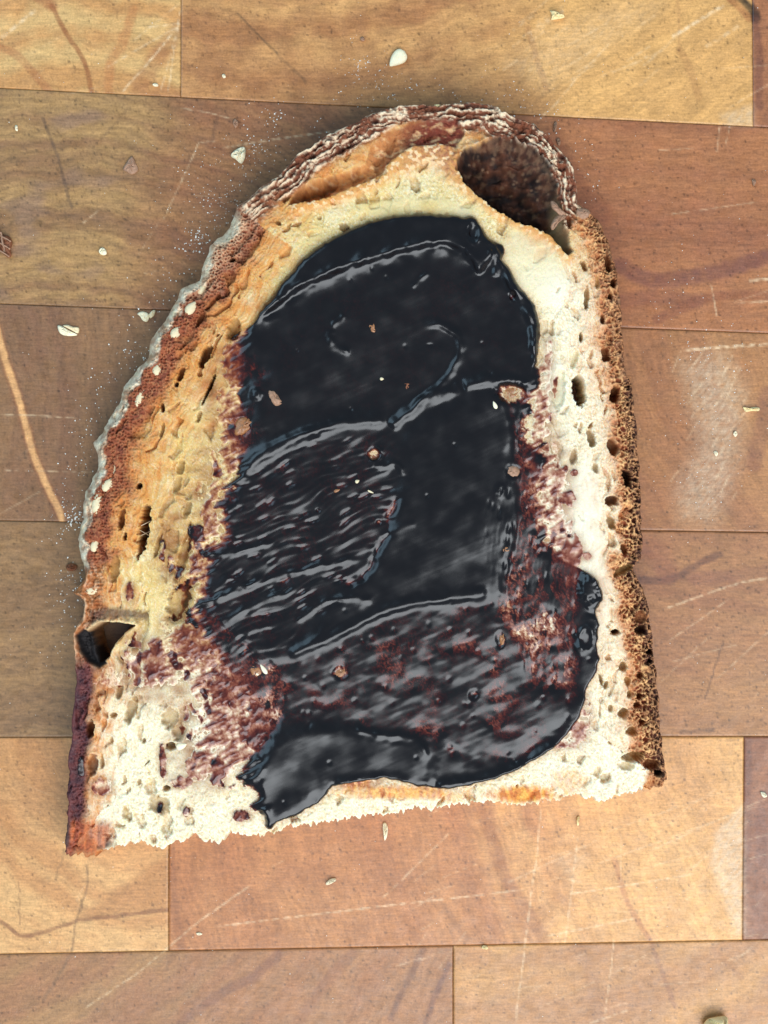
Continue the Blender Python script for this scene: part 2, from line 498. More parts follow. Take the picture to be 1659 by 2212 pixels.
def block_colour(key, u, v):
    base, sec, (cx, cy), per, pore = BLK[key]
    mb = 0.06 if key in ('a1', 'a2', 'a3') else 0.22
    base = base * (1 - mb) + mb * L(180, 132, 90); sec = sec * (1 - mb) + mb * L(172, 122, 82)
    sd = sum(ord(c) for c in key) * 7
    w = fbm(u / 160, v / 160, sd, 3)
    r = np.hypot(u - cx, v - cy) + 26 * w + 6 * fbm(u / 30, v / 30, sd + 3, 2)
    rings = fbm(r / per, np.zeros_like(r) + 0.37, sd + 5, 3)
    fine = perlin(r / 7.0, np.arctan2(v - cy, u - cx) * 14, sd + 9) * (1.7 if key in ('a1', 'a3') else 1.0)
    blotch = fbm(u / 55, v / 55, sd + 11, 3)
    f = 0.5 + 1.25 * rings + 0.6 * w + 0.5 * blotch
    c = mixc(base, sec, f)
    # tone gradients that belong to single blocks
    if key == 'b0':
        c = mixc(c, L(212, 168, 108), sst(950, 1250, u + 60 * w) * 0.75)
        c = mixc(c, L(160, 112, 74), sst(110, 200, v - 0.14 * (u - 900)) * (1 - sst(1150, 1250, u)) * 0.45)
    if key == 'b4':
        c = mixc(c, L(168, 114, 74), (1 - sst(950, 1080, u - 0.3 * (v - 1750))) * 0.7)
        c = mixc(c, L(212, 166, 108), sst(1100, 1350, u) * 0.6)
    if key == 'a4':
        d = (v - 1990) + (u - 150) * 0.7
        c = mixc(c, L(176, 130, 84), sst(-10, 20, d) * (1 - sst(-12, 6, v - (1990 - 0.12 * (u - 165)))) * 0.85)
        c = mixc(c, L(176, 128, 84), (1 - sst(1700, 1860, v + 0.4 * (u - 100))) * 0.6)
    if key == 'a1':
        c = mixc(c, L(142, 92, 66), sst(250, 420, u + 0.25 * (v - 400) + 40 * w) * 0.55)
        c = mixc(c, L(146, 116, 98), sst(0.1, 0.5, fbm(u / 120, v / 60, 91, 2)) * (1 - sst(220, 330, u)) * 0.6)
    if key == 'b5':
        c = mixc(c, L(166, 120, 80), sst(1180, 1300, u) * (1 - sst(1400, 1480, u)) * 0.5)
    if key == 'a5':
        c = mixc(c, L(160, 112, 76), sst(380, 560, u) * 0.6)
    if key == 'b3':
        c = mixc(c, L(178, 134, 86), sst(1420, 1480, v) * 0.35)
    k = 1 + 0.13 * fine + 0.16 * blotch + 0.07 * perlin(u / 9, v / 9, sd + 2)
    c = c * k[..., None]
    for pts, w_, col, s in FEAT.get(key, []):
        jig = 3.0 * fbm(u / 22, v / 22, sd + 40, 2)
        d, t, _ = pline(u + jig, v + jig, smooth_pts(pts, 3) if len(pts) > 2 else pts, w_ * 3 + 8)
        edge = 1 - sst(w_ * 0.45, w_ * 1.25, d)
        c = mixc(c, col, edge * s * 0.8 * (0.85 + 0.3 * perlin(u / 18, v / 18, sd + 8)))
    # vessels: short dark specks
    f1, f2, i1 = worley(u / 17, v / 17, sd + 60)
    sp = (i1 < 0.30 * pore) * (1 - sst(0.08, 0.2, f1))
    c = c * (1 - 0.45 * sp)[..., None]
    f1, f2, i1 = worley(u / 8 + 0.6 * w, v / 12, sd + 61)
    sp = (i1 < 0.35 * pore + 0.1) * (1 - sst(0.12, 0.3, f1))
    c = c * (1 - 0.22 * sp)[..., None]
    # grey-white worn haze and pale scratches
    for pts, soft, s in HAZE:
        d = psdf(u, v, pts, soft + 10)
        c = mixc(c, L(205, 190, 172), sst(-soft, soft * 0.6, d) * s * (0.75 + 0.6 * perlin(u / 7 + v / 9, v / 14, 5)))
    for pts, w_, s in SCR:
        sel = bbox_sel(u, v, pts, w_ * 2 + 6)
        if not sel.any():
            continue
        us, vs = u[sel], v[sel]
        d, t, _, _, _ = seg_dist(us + 1.5 * perlin(us / 30, vs / 30, 4), vs, pts)
        e = (1 - sst(w_ * 0.5, w_ * 0.9 + 1.6, d)) * s * np.clip(0.55 + 0.9 * perlin(us / 11, vs / 11, 6), 0, 1) * sst(0, 0.06, t) * (1 - sst(0.94, 1, t))
        c[sel] = mixc(c[sel], L(228, 204, 174), 0.8 * e)
    g_ = c.mean(-1, keepdims=True)
    c = np.clip((g_ + (c - g_) * 0.92) * np.array([1.00, 0.94, 0.85], np.float32), 0.003, 1)
    c = 0.245 * (c / 0.27) ** 1.22
    return np.clip(c, 0.004, 0.9)


def make_block(key, u0, u1, k, step):
    """block between glue lines k and k+1, from u0 to u1 (each a (top, bottom) pair)"""
    gap = 0.3
    nv = max(2, int(467 / step)); nu = max(2, int((u1[0] - u0[0]) / step))
    s = np.linspace(0, 1, nu + 1); t = np.linspace(0, 1, nv + 1)
    S, T = np.meshgrid(s, t)
    ua = lerp(u0[0], u0[1], T) + gap; ub = lerp(u1[0], u1[1], T) - gap
    U = lerp(ua, ub, S)
    V = lerp(joint(k, U) + gap, joint(k + 1, U) - gap, T)
    U = U.astype(np.float32); V = V.astype(np.float32)
    C = block_colour(key, U, V)
    edge = np.minimum(np.minimum(U - ua, ub - U), np.minimum(V - joint(k, U) - gap, joint(k + 1, U) - gap - V))
    # grime along the glue lines
    C = C * (1 - (0.22 * (1 - sst(0, 3.2, edge)) * (0.6 + 0.8 * np.clip(fbm(U / 60, V / 60, 55, 2) + 0.4, 0, 1))))[..., None]
    Z = 0.00004 * fbm(U / 120, V / 120, 21, 2) - 0.00010 * (1 - sst(0, 2.4, edge)) + 0.000015 * fbm(U / 6, V / 14, 23, 2)
    top = np.stack([(U - CU) * KP, (CV - V) * KP, Z], -1).reshape(-1, 3)
    I = np.arange((nv + 1) * (nu + 1)).reshape(nv + 1, nu + 1)
    f = np.stack([I[:-1, :-1], I[1:, :-1], I[1:, 1:], I[:-1, 1:]], -1).reshape(-1, 4)
    rim = np.concatenate([I[0, :-1], I[:-1, -1], I[-1, :0:-1], I[:0:-1, 0]])
    low = top[rim].copy(); low[:, 2] = -0.03
    n0 = len(top); j = np.arange(len(rim)); jn = (j + 1) % len(rim)
    sk = np.stack([rim[j], rim[jn], n0 + jn, n0 + j], -1)
    verts = np.concatenate([top, low]); verts[:, 2] += 0.03
    cols = np.concatenate([C.reshape(-1, 3), C.reshape(-1, 3)[rim]])
    return mesh_np('wood_block', verts, np.concatenate([f, sk]), M_wood, board, cols)


ST = 3.0
rows = {0: [('a0', (-850, -850), (392, 390)), ('b0', (392, 390), (1624, 1627)), ('c0', (1624, 1627), (2500, 2500))],
        1: [('a1', (-250, -250), (985, 985)), ('b1', (985, 985), (2200, 2200))],
        2: [('a2', (-850, -850), (402, 402)), ('b2', (402, 402), (1690, 1690)), ('c4', (1690, 1690), (2500, 2500))],
        3: [('a3', (-250, -250), (985, 985)), ('b3', (985, 985), (2200, 2200))],
        4: [('a4', (-850, -850), (365, 364)), ('b4', (365, 364), (1607, 1604)), ('c4', (1607, 1604), (2500, 2500))],
        5: [('a5', (-250, -250), (979, 979)), ('b5', (979, 979), (2200, 2200))],
        -1: [('a5', (-250, -250), (985, 985)), ('b3', (985, 985), (2200, 2200))]}
for k, lst in rows.items():
    for key, a, b in lst:
        kk = k - 1
        # split so that only the part in view is finely meshed: blocks reaching far outside are cut at the frame's margin
        a = (max(a[0], -260), max(a[1], -260)); b = (min(b[0], 1920), min(b[1], 1920))
        if k == -1:
            continue
        make_block(key, a, b, kk, ST if k < 6 else 12)

# ------------------------------------------------------------------ bread slice: one height field, cut into crumb and crust
G = 2.0
uu = np.arange(100, 1476, G, dtype=np.float32); vv = np.arange(196, 1876, G, dtype=np.float32)
U, V = np.meshgrid(uu, vv)

# outline: u, v, slope width, crust width, flour, stain, lace, flaky
OUT = []


def sec(pts, we, cw, fl, st, la, fk, grow=1.0):
    for (a, b) in pts:
        OUT.append((CU + (a - CU) * grow, CV + (b - CV) * grow, we, cw, fl, st, la, fk))


sec([(146, 1840), (149, 1780), (151, 1700), (155, 1630), (160, 1560), (165, 1500), (171, 1445)], 9, 58, 0, 1, 0, 0, 1.018)
sec([(164, 1405), (160, 1372), (170, 1345)], 9, 50, 0, 0.6, 0, 0.3, 1.016)
sec([(186, 1328), (189, 1300), (178, 1287), (160, 1279), (168, 1268), (190, 1248)], 14, 60, 0.3, 0.5, 0, 0.4, 1.025)
sec([(185, 1215), (171, 1165), (186, 1122), (184, 1090), (190, 1062), (214, 1022), (216, 990), (207, 960), (226, 930), (246, 898),
     (263, 865), (270, 838), (300, 803), (322, 775), (333, 732), (364, 690), (384, 650), (395, 625), (430, 612), (444, 570), (456, 535),
     (485, 512), (500, 490)], 42, 112, 1, 0.25, 0, 0, 1.034)
sec([(508, 455), (542, 428), (580, 400)], 20, 74, 0.6, 0, 0, 0.8, 1.024)
sec([(610, 374), (640, 340), (700, 300), (760, 270), (800, 250)], 15, 76, 0.3, 0, 0, 1, 1.018)
sec([(850, 239), (900, 233), (950, 232)], 13, 52, 0.3, 0, 0, 1, 1.018)
sec([(1000, 228), (1050, 230), (1080, 238), (1086, 250)], 13, 84, 0.3, 0, 0, 1, 1.018)
sec([(1120, 262), (1152, 270), (1172, 290), (1192, 310), (1222, 340), (1240, 370), (1248, 410), (1246, 444)], 12, 84, 0.3, 0, 0, 1, 1.016)
sec([(1268, 453), (1290, 475), (1310, 510), (1322, 550), (1331, 590), (1339, 640), (1344, 680), (1346, 740), (1350, 790), (1351, 805)], 9, 62,
    0, 0, 0.75, 0, 1.012)
sec([(1365, 830), (1373, 880), (1376, 940), (1379, 1000), (1383, 1060), (1386, 1120), (1389, 1180), (1383, 1208), (1370, 1228)], 8, 66, 0, 0, 1, 0, 1.012)
sec([(1385, 1260), (1395, 1290), (1403, 1340), (1410, 1400), (1416, 1460), (1421, 1520), (1426, 1580), (1433, 1640), (1442, 1670)], 8, 76, 0, 0, 1, 0, 1.014)
sec([(1439, 1686), (1420, 1695)], 8, 60, 0, 0, 0.8, 0, 1.014)
sec([(1380, 1702), (1340, 1710), (1312, 1716), (1294, 1730), (1270, 1718), (1240, 1713), (1200, 1722), (1120, 1735), (1060, 1728), (1000, 1730),
     (950, 1740), (900, 1742), (850, 1752), (790, 1755), (740, 1765), (690, 1770), (640, 1781), (600, 1790), (562, 1800), (540, 1800),
     (500, 1792), (485, 1812), (450, 1812), (420, 1798), (400, 1808), (372, 1814), (360, 1832), (342, 1818), (315, 1811), (270, 1820),
     (240, 1826)], 5, 0, 0, 0, 0, 0, 1.014)
sec([(214, 1838), (180, 1839)], 5, 30, 0, 0.6, 0, 0, 1.016)

jag = np.where(V > 1660, 1.0, 0.35)
wu = U + 5.0 * fbm(U / 34, V / 34, 1, 2) + 3.0 * jag * fbm(U / 9, V / 9, 2, 2)
wv = V + 5.0 * fbm(U / 34, V / 34, 3, 2) + jag * (4.0 * fbm(U / 9, V / 14, 4, 2) + np.where(V > 1660, 1, 0) * (7.0 * perlin(U / 5.5, V / 40, 9) + 5.0 * perlin(U / 13, V / 60, 10)))
dist, arc, _, idx, fr = seg_dist(wu, wv, OUT, True)
ins = inside(wu, wv, OUT)
sd = np.where(ins, dist, -dist).astype(np.float32)
tab = np.array([o[2:] for o in OUT] + [OUT[0][2:]], dtype=np.float32)
par = tab[idx] * (1 - fr[..., None]) + tab[np.minimum(idx + 1, len(OUT))] * fr[..., None]
WE, CW, FL, STN, LA, FK = [par[..., i] for i in range(6)]
flank = sst(0, 1, sd / 40.0)

T = 13.0 + 0.7 * fbm(U / 260, V / 260, 5, 2) + 0.25 * fbm(U / 60, V / 60, 6, 2)
# slight sag towards the left crust
T = T - 0.8 * sst(140, 20, sd) * sst(0.2, 0.8, FL)
q = np.clip(sd / WE, 0, 1)
prof = np.sqrt(np.clip(1 - (1 - q) ** 2, 0, 1))
prof = np.where(FL > 0.5, 0.10 + 0.90 * prof, prof) * (sd > 0)
Bs = T * prof                                    # smooth body
# lumpy floury skin on the upper left
lump = FL * sst(60, 8, sd)
Bs = Bs + lump * (1.2 * fbm(U / 26, V / 26, 12, 2) + 0.45 * fbm(U / 9, V / 9, 13, 3)) * q

cream = np.zeros(U.shape + (3,), np.float32) + L(240, 228, 198)
# left half drier and yellower, right half whiter
lft = sst(760, 420, U + 0.25 * (V - 1100)) * sst(1500, 1250, V)
cream = mixc(cream, L(228, 196, 122), lft * 0.8)
cream = mixc(cream, L(226, 206, 150), sst(620, 460, V) * 0.75)
cream = mixc(cream, L(248, 242, 224), sst(1380, 1560, V) * 0.8)
yel = fbm(U / 70, V / 70, 31, 3)
cream = mixc(cream, L(222, 186, 108), sst(0.05, 0.5, yel) * 0.55 * sst(1160, 1000, U) * sst(1550, 1350, V))
cream = mixc(cream, L(238, 228, 200), sst(0.1, 0.5, -yel) * 0.5)

cream = mixc(cream, L(246, 240, 224), sst(1130, 1220, U) * 0.9 * sst(560, 640, V))
cream = cream * np.array([0.87, 0.81, 0.72], np.float32)
# --- pores of the crumb
gx = U + 12 * fbm(U / 40, V / 40, 41, 3); gy = V + 12 * fbm(U / 40, V / 40, 42, 3)
open_ = np.clip(0.55 + 1.0 * fbm(U / 90, V / 90, 46, 2), 0.12, 1.2)
smoothz = np.zeros(U.shape, np.float32)          # smooth gelatinised crumb patches
for (a, b, ra, rb) in [(1262, 1150, 40, 150), (1290, 1290, 30, 90), (1200, 840, 20, 55), (1140, 560, 60, 70), (900, 450, 130, 22), (1190, 610, 40, 50)]:
    smoothz = np.maximum(smoothz, sst(1.25, 0.8, np.hypot((U - a) / ra, (V - b) / rb) + 0.3 * fbm(U / 30, V / 30, 48, 2)))
pore = np.zeros(U.shape, np.float32)
arcL = arc * 5000.0
tang = sst(260, 120, sd) * sst(0.2, 0.6, np.clip(FL + LA + 0.7 * STN, 0, 1))     # bubbles stretched along the crust
ax_ = arcL + 14 * fbm(U / 40, V / 40, 66, 2); sx2 = sd + 9 * fbm(U / 34, V / 34, 67, 2)
for sx_, sy_, pr, dp_, sd_ in [(8, 11, 0.80, 0.7, 43), (14, 22, 0.92, 2.4, 44), (24, 38, 0.94, 3.4, 45), (4.6, 6, 0.66, 0.55, 49)]:
    f1, f2, i1 = worley(gx / sx_, gy / sy_, sd_)
    g1, g2, h1 = worley(ax_ / (sy_ * 1.35), sx2 / (sx_ * 0.72), sd_ + 5)
    p1 = (i1 > 1 - (1 - pr) * (0.5 + open_)) * sst(0.03, 0.20, f2 - f1) * (0.6 + 0.8 * ((i1 * 37.7) % 1.0))
    p2 = (h1 > 1 - (1 - pr) * (0.6 + open_)) * sst(0.03, 0.20, g2 - g1) * (0.6 + 0.8 * ((h1 * 37.7) % 1.0))
    pore = np.maximum(pore, dp_ * (p1 * (1 - tang) + p2 * tang))
web = np.abs(fbm(gx / 7, gy / 9, 57, 3)) * (1 - tang) + np.abs(fbm(ax_ / 13, sx2 / 5, 57, 3)) * tang
web2 = np.abs(fbm(gx / 3.6, gy / 4.2, 58, 2))
fib = fbm(ax_ / 46, sx2 / 7, 68, 3)
bigp = pore.copy()
pore = pore + 0.34 * open_ * sst(0.02, 0.4, web) + 0.27 * sst(0.03, 0.4, web2)
pore = pore * (1 - 0.6 * smoothz)
Bp = -0.42 * pore + 0.14 * fbm(U / 5, V / 5, 47, 2) * (1 - 0.7 * smoothz)

# --- crust lace (right) and crust body
lx = U + 8 * fbm(U / 16, V / 16, 51, 3); ly = V + 8 * fbm(U / 16, V / 16, 52, 3)
c1, c2, ci = worley(lx / 6.4, ly / 7.4, 53)
ls = sst(-0.12, 0.12, fbm(U / 26, V / 34, 59, 2))
d1_, d2_, di_ = worley(lx / 9.5, ly / 12, 60)
lace_e = (c2 - c1) * (1 - ls) + (d2_ - d1_) * ls
ci = ci * (1 - ls) + di_ * ls
c1b, c2b, cib = worley(lx / 17, ly / 20, 54)
lace_w = sst(0.30, 0.02, lace_e) * 0.9 + 0.4 * sst(0.2, 0.02, c2b - c1b)
cw_n = CW * (1 + 0.35 * fbm(U / 45, V / 45, 55, 2))
crust = np.where(CW > 5, sst(1.15, 0.55, sd / np.maximum(cw_n, 1)), 0.0).astype(np.float32)   # 1 at the rim
crust_core = np.where(CW > 5, sst(0.75, 0.2, sd / np.maximum(cw_n, 1)), 0.0).astype(np.float32)
Bl = LA * crust * (-1.0 * sst(0.10, 0.6, lace_e) * (0.5 + ci) - 0.7 * (cib > 0.75) * sst(0.5, 0.2, c1b)) + LA * crust * 0.25 * fbm(U / 4, V / 4, 56, 1)
B = Bs + Bp * (1 - 0.75 * crust * LA) * sst(2, 16, sd) * (1 - 0.6 * lump) + Bl * sst(1, 6, sd)

# left crust: granular
gr1, gr2, gri = worley(U / 7 + 0.5 * perlin(U / 9, V / 9, 61), V / 7, 62)
lc = crust * sst(0.3, 0.8, FL + STN) * (1 - LA)
B = B - lc * 0.7 * sst(0.1, 0.7, gr2 - gr1) * sst(10, 30, sd)
# flaky layers along the top crust
lay = 2.2 * fbm(arc * 5000.0 / 75 + 0.4 * fbm(U / 20, V / 20, 65, 2), sd / 7.0 + 0.8 * fbm(U / 30, V / 30, 69, 2), 63, 3)
topc = FK * sst(1.0, 0.6, sd / np.maximum(CW, 20))
B = B + topc * (0.8 * lay + 0.9 * fbm(U / 12, V / 12, 64, 2) - 0.8 * sst(0.15, 0.5, fbm(U / 30, V / 18, 81, 2))) * q

# --- colours of crumb and crust
C = cream.copy()
deep = np.clip(pore, 0, 1.6)
C = mixc(C, L(176, 130, 70), 0.55 * sst(0.5, 2.4, bigp) * (1 - smoothz) * np.clip(0.6 + 1.2 * fbm(U / 8, V / 8, 125, 2), 0, 1))
C = mixc(C, L(208, 172, 106), (0.34 * sst(0.05, 0.45, web) + 0.30 * sst(0.05, 0.4, web2)) * (1 - smoothz))
C = mixc(C, L(238, 228, 204), 0.45 * sst(0.12, 0.0, web) * (1 - smoothz))
# toast near the crusts
tw = sst(2.3, 0.8, sd / np.maximum(cw_n, 1) - 0.9 * fib * tang) * (CW > 5)
C = mixc(C, L(202, 124, 54), tw * 0.9 * np.clip(1.15 - 0.6 * LA, 0, 1) * np.clip(0.8 + 0.6 * fbm(U / 25, V / 25, 71, 2), 0, 1) * np.clip(1.1 - 0.35 * LA, 0, 1))
C = mixc(C, L(186, 108, 52), crust * np.clip(0.75 + 0.5 * fbm(U / 20, V / 20, 72, 2), 0, 1))
# right: brown cells with pale walls
rb = mixc(np.zeros_like(C) + L(132, 58, 28), L(58, 26, 17), sst(0.75, 0.15, sd / np.maximum(cw_n, 1)))
rb = mixc(rb, L(196, 116, 56), sst(0.6, 1.0, sd / np.maximum(cw_n, 1)))
wall = mixc(np.zeros_like(C) + L(236, 180, 118), L(184, 112, 72), sst(0.5, 0.1, sd / np.maximum(cw_n, 1)) * 0.7)
rcol = mixc(rb, wall, lace_w * np.clip(0.75 + 0.9 * fbm(U / 18, V / 18, 73, 2), 0, 1))
C = mixc(C, rcol, LA * crust)
# left upper: red-brown granular crust, then floury grey-white skin
lcol = mixc(np.zeros_like(C) + L(150, 78, 48), L(112, 52, 36), np.clip(0.5 + fbm(U / 24, V / 24, 74, 2), 0, 1))
lcol = mixc(lcol, L(206, 140, 90), (gri > 0.7) * 0.5 * sst(0.3, 0.0, gr2 - gr1) + 0.25 * (gri < 0.15))
C = mixc(C, lcol, crust * sst(0.2, 0.8, FL) * (1 - LA) * sst(1.0, 0.62, sd / np.maximum(cw_n, 1)) * 0.95)
ps = sst(700, 560, V) * FL * crust_core
C = mixc(C, L(222, 180, 140), ps * sst(0.5, 0.05, gr2 - gr1) * 0.9)
fw = 30 + 22 * fbm(U / 40, V / 40, 75, 3)
skin = sst(0.55, 0.95, FL) * sst(fw + 4, fw - 3, sd)
skc = mixc(np.zeros_like(C) + L(248, 230, 198), L(216, 190, 156), np.clip(0.5 + 1.2 * fbm(U / 22, V / 22, 76, 3), 0, 1))
skc = mixc(skc, L(226, 206, 168), sst(0.15, 0.5, fbm(U / 18, V / 18, 77, 2)))
skc = mixc(skc, L(170, 122, 84), sst(0.1, 0.45, fbm(U / 28, V / 28, 126, 3)) * 0.75)
C = mixc(C, skc, skin * np.clip(0.75 + 0.9 * fbm(U / 14, V / 14, 128, 3), 0.2, 1))
# lower left crust soaked by the spread
stw = STN * sst(0.4, 0.9, STN) * sst(1.05, 0.6, sd / np.maximum(cw_n, 1))
scol = mixc(np.zeros_like(C) + L(104, 48, 44), L(62, 28, 34), np.clip(0.5 + 1.2 * fbm(U / 20, V / 20, 78, 3), 0, 1))
C = mixc(C, scol, stw)
wsk = sst(1760, 1790, V) * sst(260, 225, U)
C = mixc(C, mixc(np.zeros_like(C) + L(196, 104, 58), L(150, 70, 40), np.clip(0.5 + 1.5 * perlin(U / 10, V / 50, 79), 0, 1)), wsk * 0.85 * sst(5, 16, sd))
C = mixc(C, L(70, 42, 36), wsk * sst(20, 10, sd) * sst(1840, 1825, V))
# top crust flakes
tcol = mixc(np.zeros_like(C) + L(122, 68, 44), L(230, 202, 168), sst(-0.1, 0.75, lay + 0.9 * fbm(U / 9, V / 9, 80, 2)))
tcol = mixc(tcol, L(84, 48, 36), sst(0.15, 0.5, fbm(U / 30, V / 18, 81, 2)) * 0.8)
C = mixc(C, tcol, FK * sst(1.0, 0.7, sd / np.maximum(CW, 20)))

# --- toasted stretches near the cut edge
for (a, b, ra, rb_, s) in [(1130, 1716, 80, 20, 0.95), (860, 1712, 130, 16, 0.8), (1230, 1690, 40, 30, 0.4), (770, 1690, 40, 18, 0.8), (980, 1722, 50, 10, 0.4)]:
    m = sst(1.3, 0.5, np.hypot((U - a) / ra, (V - b) / rb_) + 0.35 * fbm(U / 12, V / 20, 82, 2))
    C = mixc(C, mixc(np.zeros_like(C) + L(226, 160, 72), L(196, 110, 48), np.clip(0.4 + 1.4 * perlin(U / 9, V / 24, 83), 0, 1)), m * s)

# --- hollow under the top crust: dark shell on the right, amber valley on the left
inner = [(985, 362), (1000, 388), (1022, 412), (1060, 446), (1110, 472), (1180, 500), (1210, 530), (1226, 552)]
outer = [(988, 340), (1006, 320), (1040, 310), (1075, 296), (1118, 304), (1160, 322), (1186, 352), (1204, 396), (1214, 440), (1222, 490), (1236, 540)]
K1 = inner + outer[::-1]
k1 = psdf(U + 9 * fbm(U / 26, V / 26, 90, 3), V + 9 * fbm(U / 26, V / 26, 91, 3), K1, 40)
di = pline(U, V, inner, 300)[0]; do = pline(U, V, outer, 300)[0]
rr = di / (di + do + 1e-3)
ncell = worley(U / 9, V / 8, 92)
bowl = 0.6 + 11.4 * rr ** 1.9 + 2.2 * fbm(U / 38, V / 30, 93, 3) + 0.10 * sst(0.6, 0.1, ncell[0]) + 0.9 * np.exp(-((V - 352 - 0.1 * (U - 1060) - 10 * perlin(U / 40, V / 40, 113)) / 5) ** 2) * sst(990, 1010, U) * sst(1150, 1120, U)
mk1 = sst(-2, 5, k1)
B = np.where(k1 > -2, B * (1 - mk1) + np.minimum(B, bowl) * mk1, B)
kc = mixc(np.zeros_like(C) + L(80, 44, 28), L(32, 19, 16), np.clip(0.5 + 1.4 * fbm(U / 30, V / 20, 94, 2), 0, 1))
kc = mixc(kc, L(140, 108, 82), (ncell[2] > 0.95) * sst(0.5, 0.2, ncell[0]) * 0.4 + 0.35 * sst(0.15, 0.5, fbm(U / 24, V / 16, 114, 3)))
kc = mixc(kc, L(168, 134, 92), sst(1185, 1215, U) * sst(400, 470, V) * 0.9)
kc = mixc(kc, L(20, 13, 12), sst(0.42, 0.1, rr + 0.15 * fbm(U / 20, V / 20, 117, 2)) * sst(1200, 1150, U) * 0.85)  # shadow of the hollow painted in: blackened toward the deep inner edge
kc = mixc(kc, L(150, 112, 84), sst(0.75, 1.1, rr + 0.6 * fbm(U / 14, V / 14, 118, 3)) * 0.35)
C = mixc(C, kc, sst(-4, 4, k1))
for pts_, w_ in [([(980, 346), (1002, 320), (1034, 308), (1066, 296), (1112, 298)], 6), ([(1112, 300), (1160, 320), (1186, 350), (1204, 392), (1212, 430)], 6)]:
    dl = pline(U + 4 * fbm(U / 12, V / 12, 119, 2), V + 4 * fbm(U / 12, V / 12, 121, 2), smooth_pts(pts_, 3), 40)[0]
    fl_ = np.exp(-(dl / w_) ** 2) * np.clip(0.6 + 1.2 * fbm(U / 14, V / 14, 122, 2), 0, 1)
    B = B + 1.3 * fl_
    C = mixc(C, L(176, 148, 126), sst(0.5, 0.95, fl_) * 0.7)

K2 = [(622, 440), (640, 408), (690, 384), (742, 372), (790, 352), (800, 316), (830, 288), (880, 268), (930, 258), (985, 256), (1004, 284),
      (985, 318), (940, 312), (890, 318), (850, 345), (815, 385), (760, 405), (700, 430), (655, 438)]
k2 = psdf(U + 4 * fbm(U / 18, V / 18, 95, 2), V + 4 * fbm(U / 18, V / 18, 96, 2), K2, 40)
vd = np.clip(k2, 0, 26) / 26
B = B - np.where(k2 > 0, (2.0 + 6.0 * sst(860, 640, U)) * np.sqrt(vd) * (1 + 0.2 * fbm(U / 20, V / 20, 97, 2)), 0)
vcol = mixc(np.zeros_like(C) + L(200, 136, 80), L(116, 52, 36), sst(760, 930, U + 40 * fbm(U / 40, V / 40, 98, 2)))
vcol = mixc(vcol, L(220, 178, 130), sst(0.05, 0.5, fbm(U / 26, V / 14, 99, 3)) * 0.8)
vcol = mixc(vcol, L(150, 84, 50), sst(0.1, 0.5, fbm(U / 18, V / 12, 115, 3)) * 0.7)
B = B + np.where(k2 > 0, 0.8 * fbm(U / 20, V / 12, 116, 3), 0)
C = mixc(C, vcol, sst(-5, 5, k2))
# toasted crest between the two hollows and along the inner shell
crest = [(640, 446), (720, 428), (800, 396), (850, 358), (900, 328), (955, 322), (985, 362), (1022, 412), (1060, 446), (1110, 474), (1180, 502), (1226, 552)]
dc = pline(U, V, crest, 80)[0]
wc_ = 14 + 22 * sst(140, 20, np.hypot(U - 930, V - 350))
ct = sst(1.6, 0.3, dc / wc_ + 0.5 * fbm(U / 12, V / 12, 100, 2)) * (k1 < 2) * (k2 < 3)
C = mixc(C, mixc(np.zeros_like(C) + L(206, 140, 74), L(150, 76, 50), sst(120, 10, np.hypot(U - 945, V - 325)) * np.clip(0.6 + fbm(U / 10, V / 10, 101, 2), 0, 1)), ct * 0.85)
C = mixc(C, L(240, 206, 160), ct * (gri > 0.72) * 0.7)
B = B + 0.8 * ct

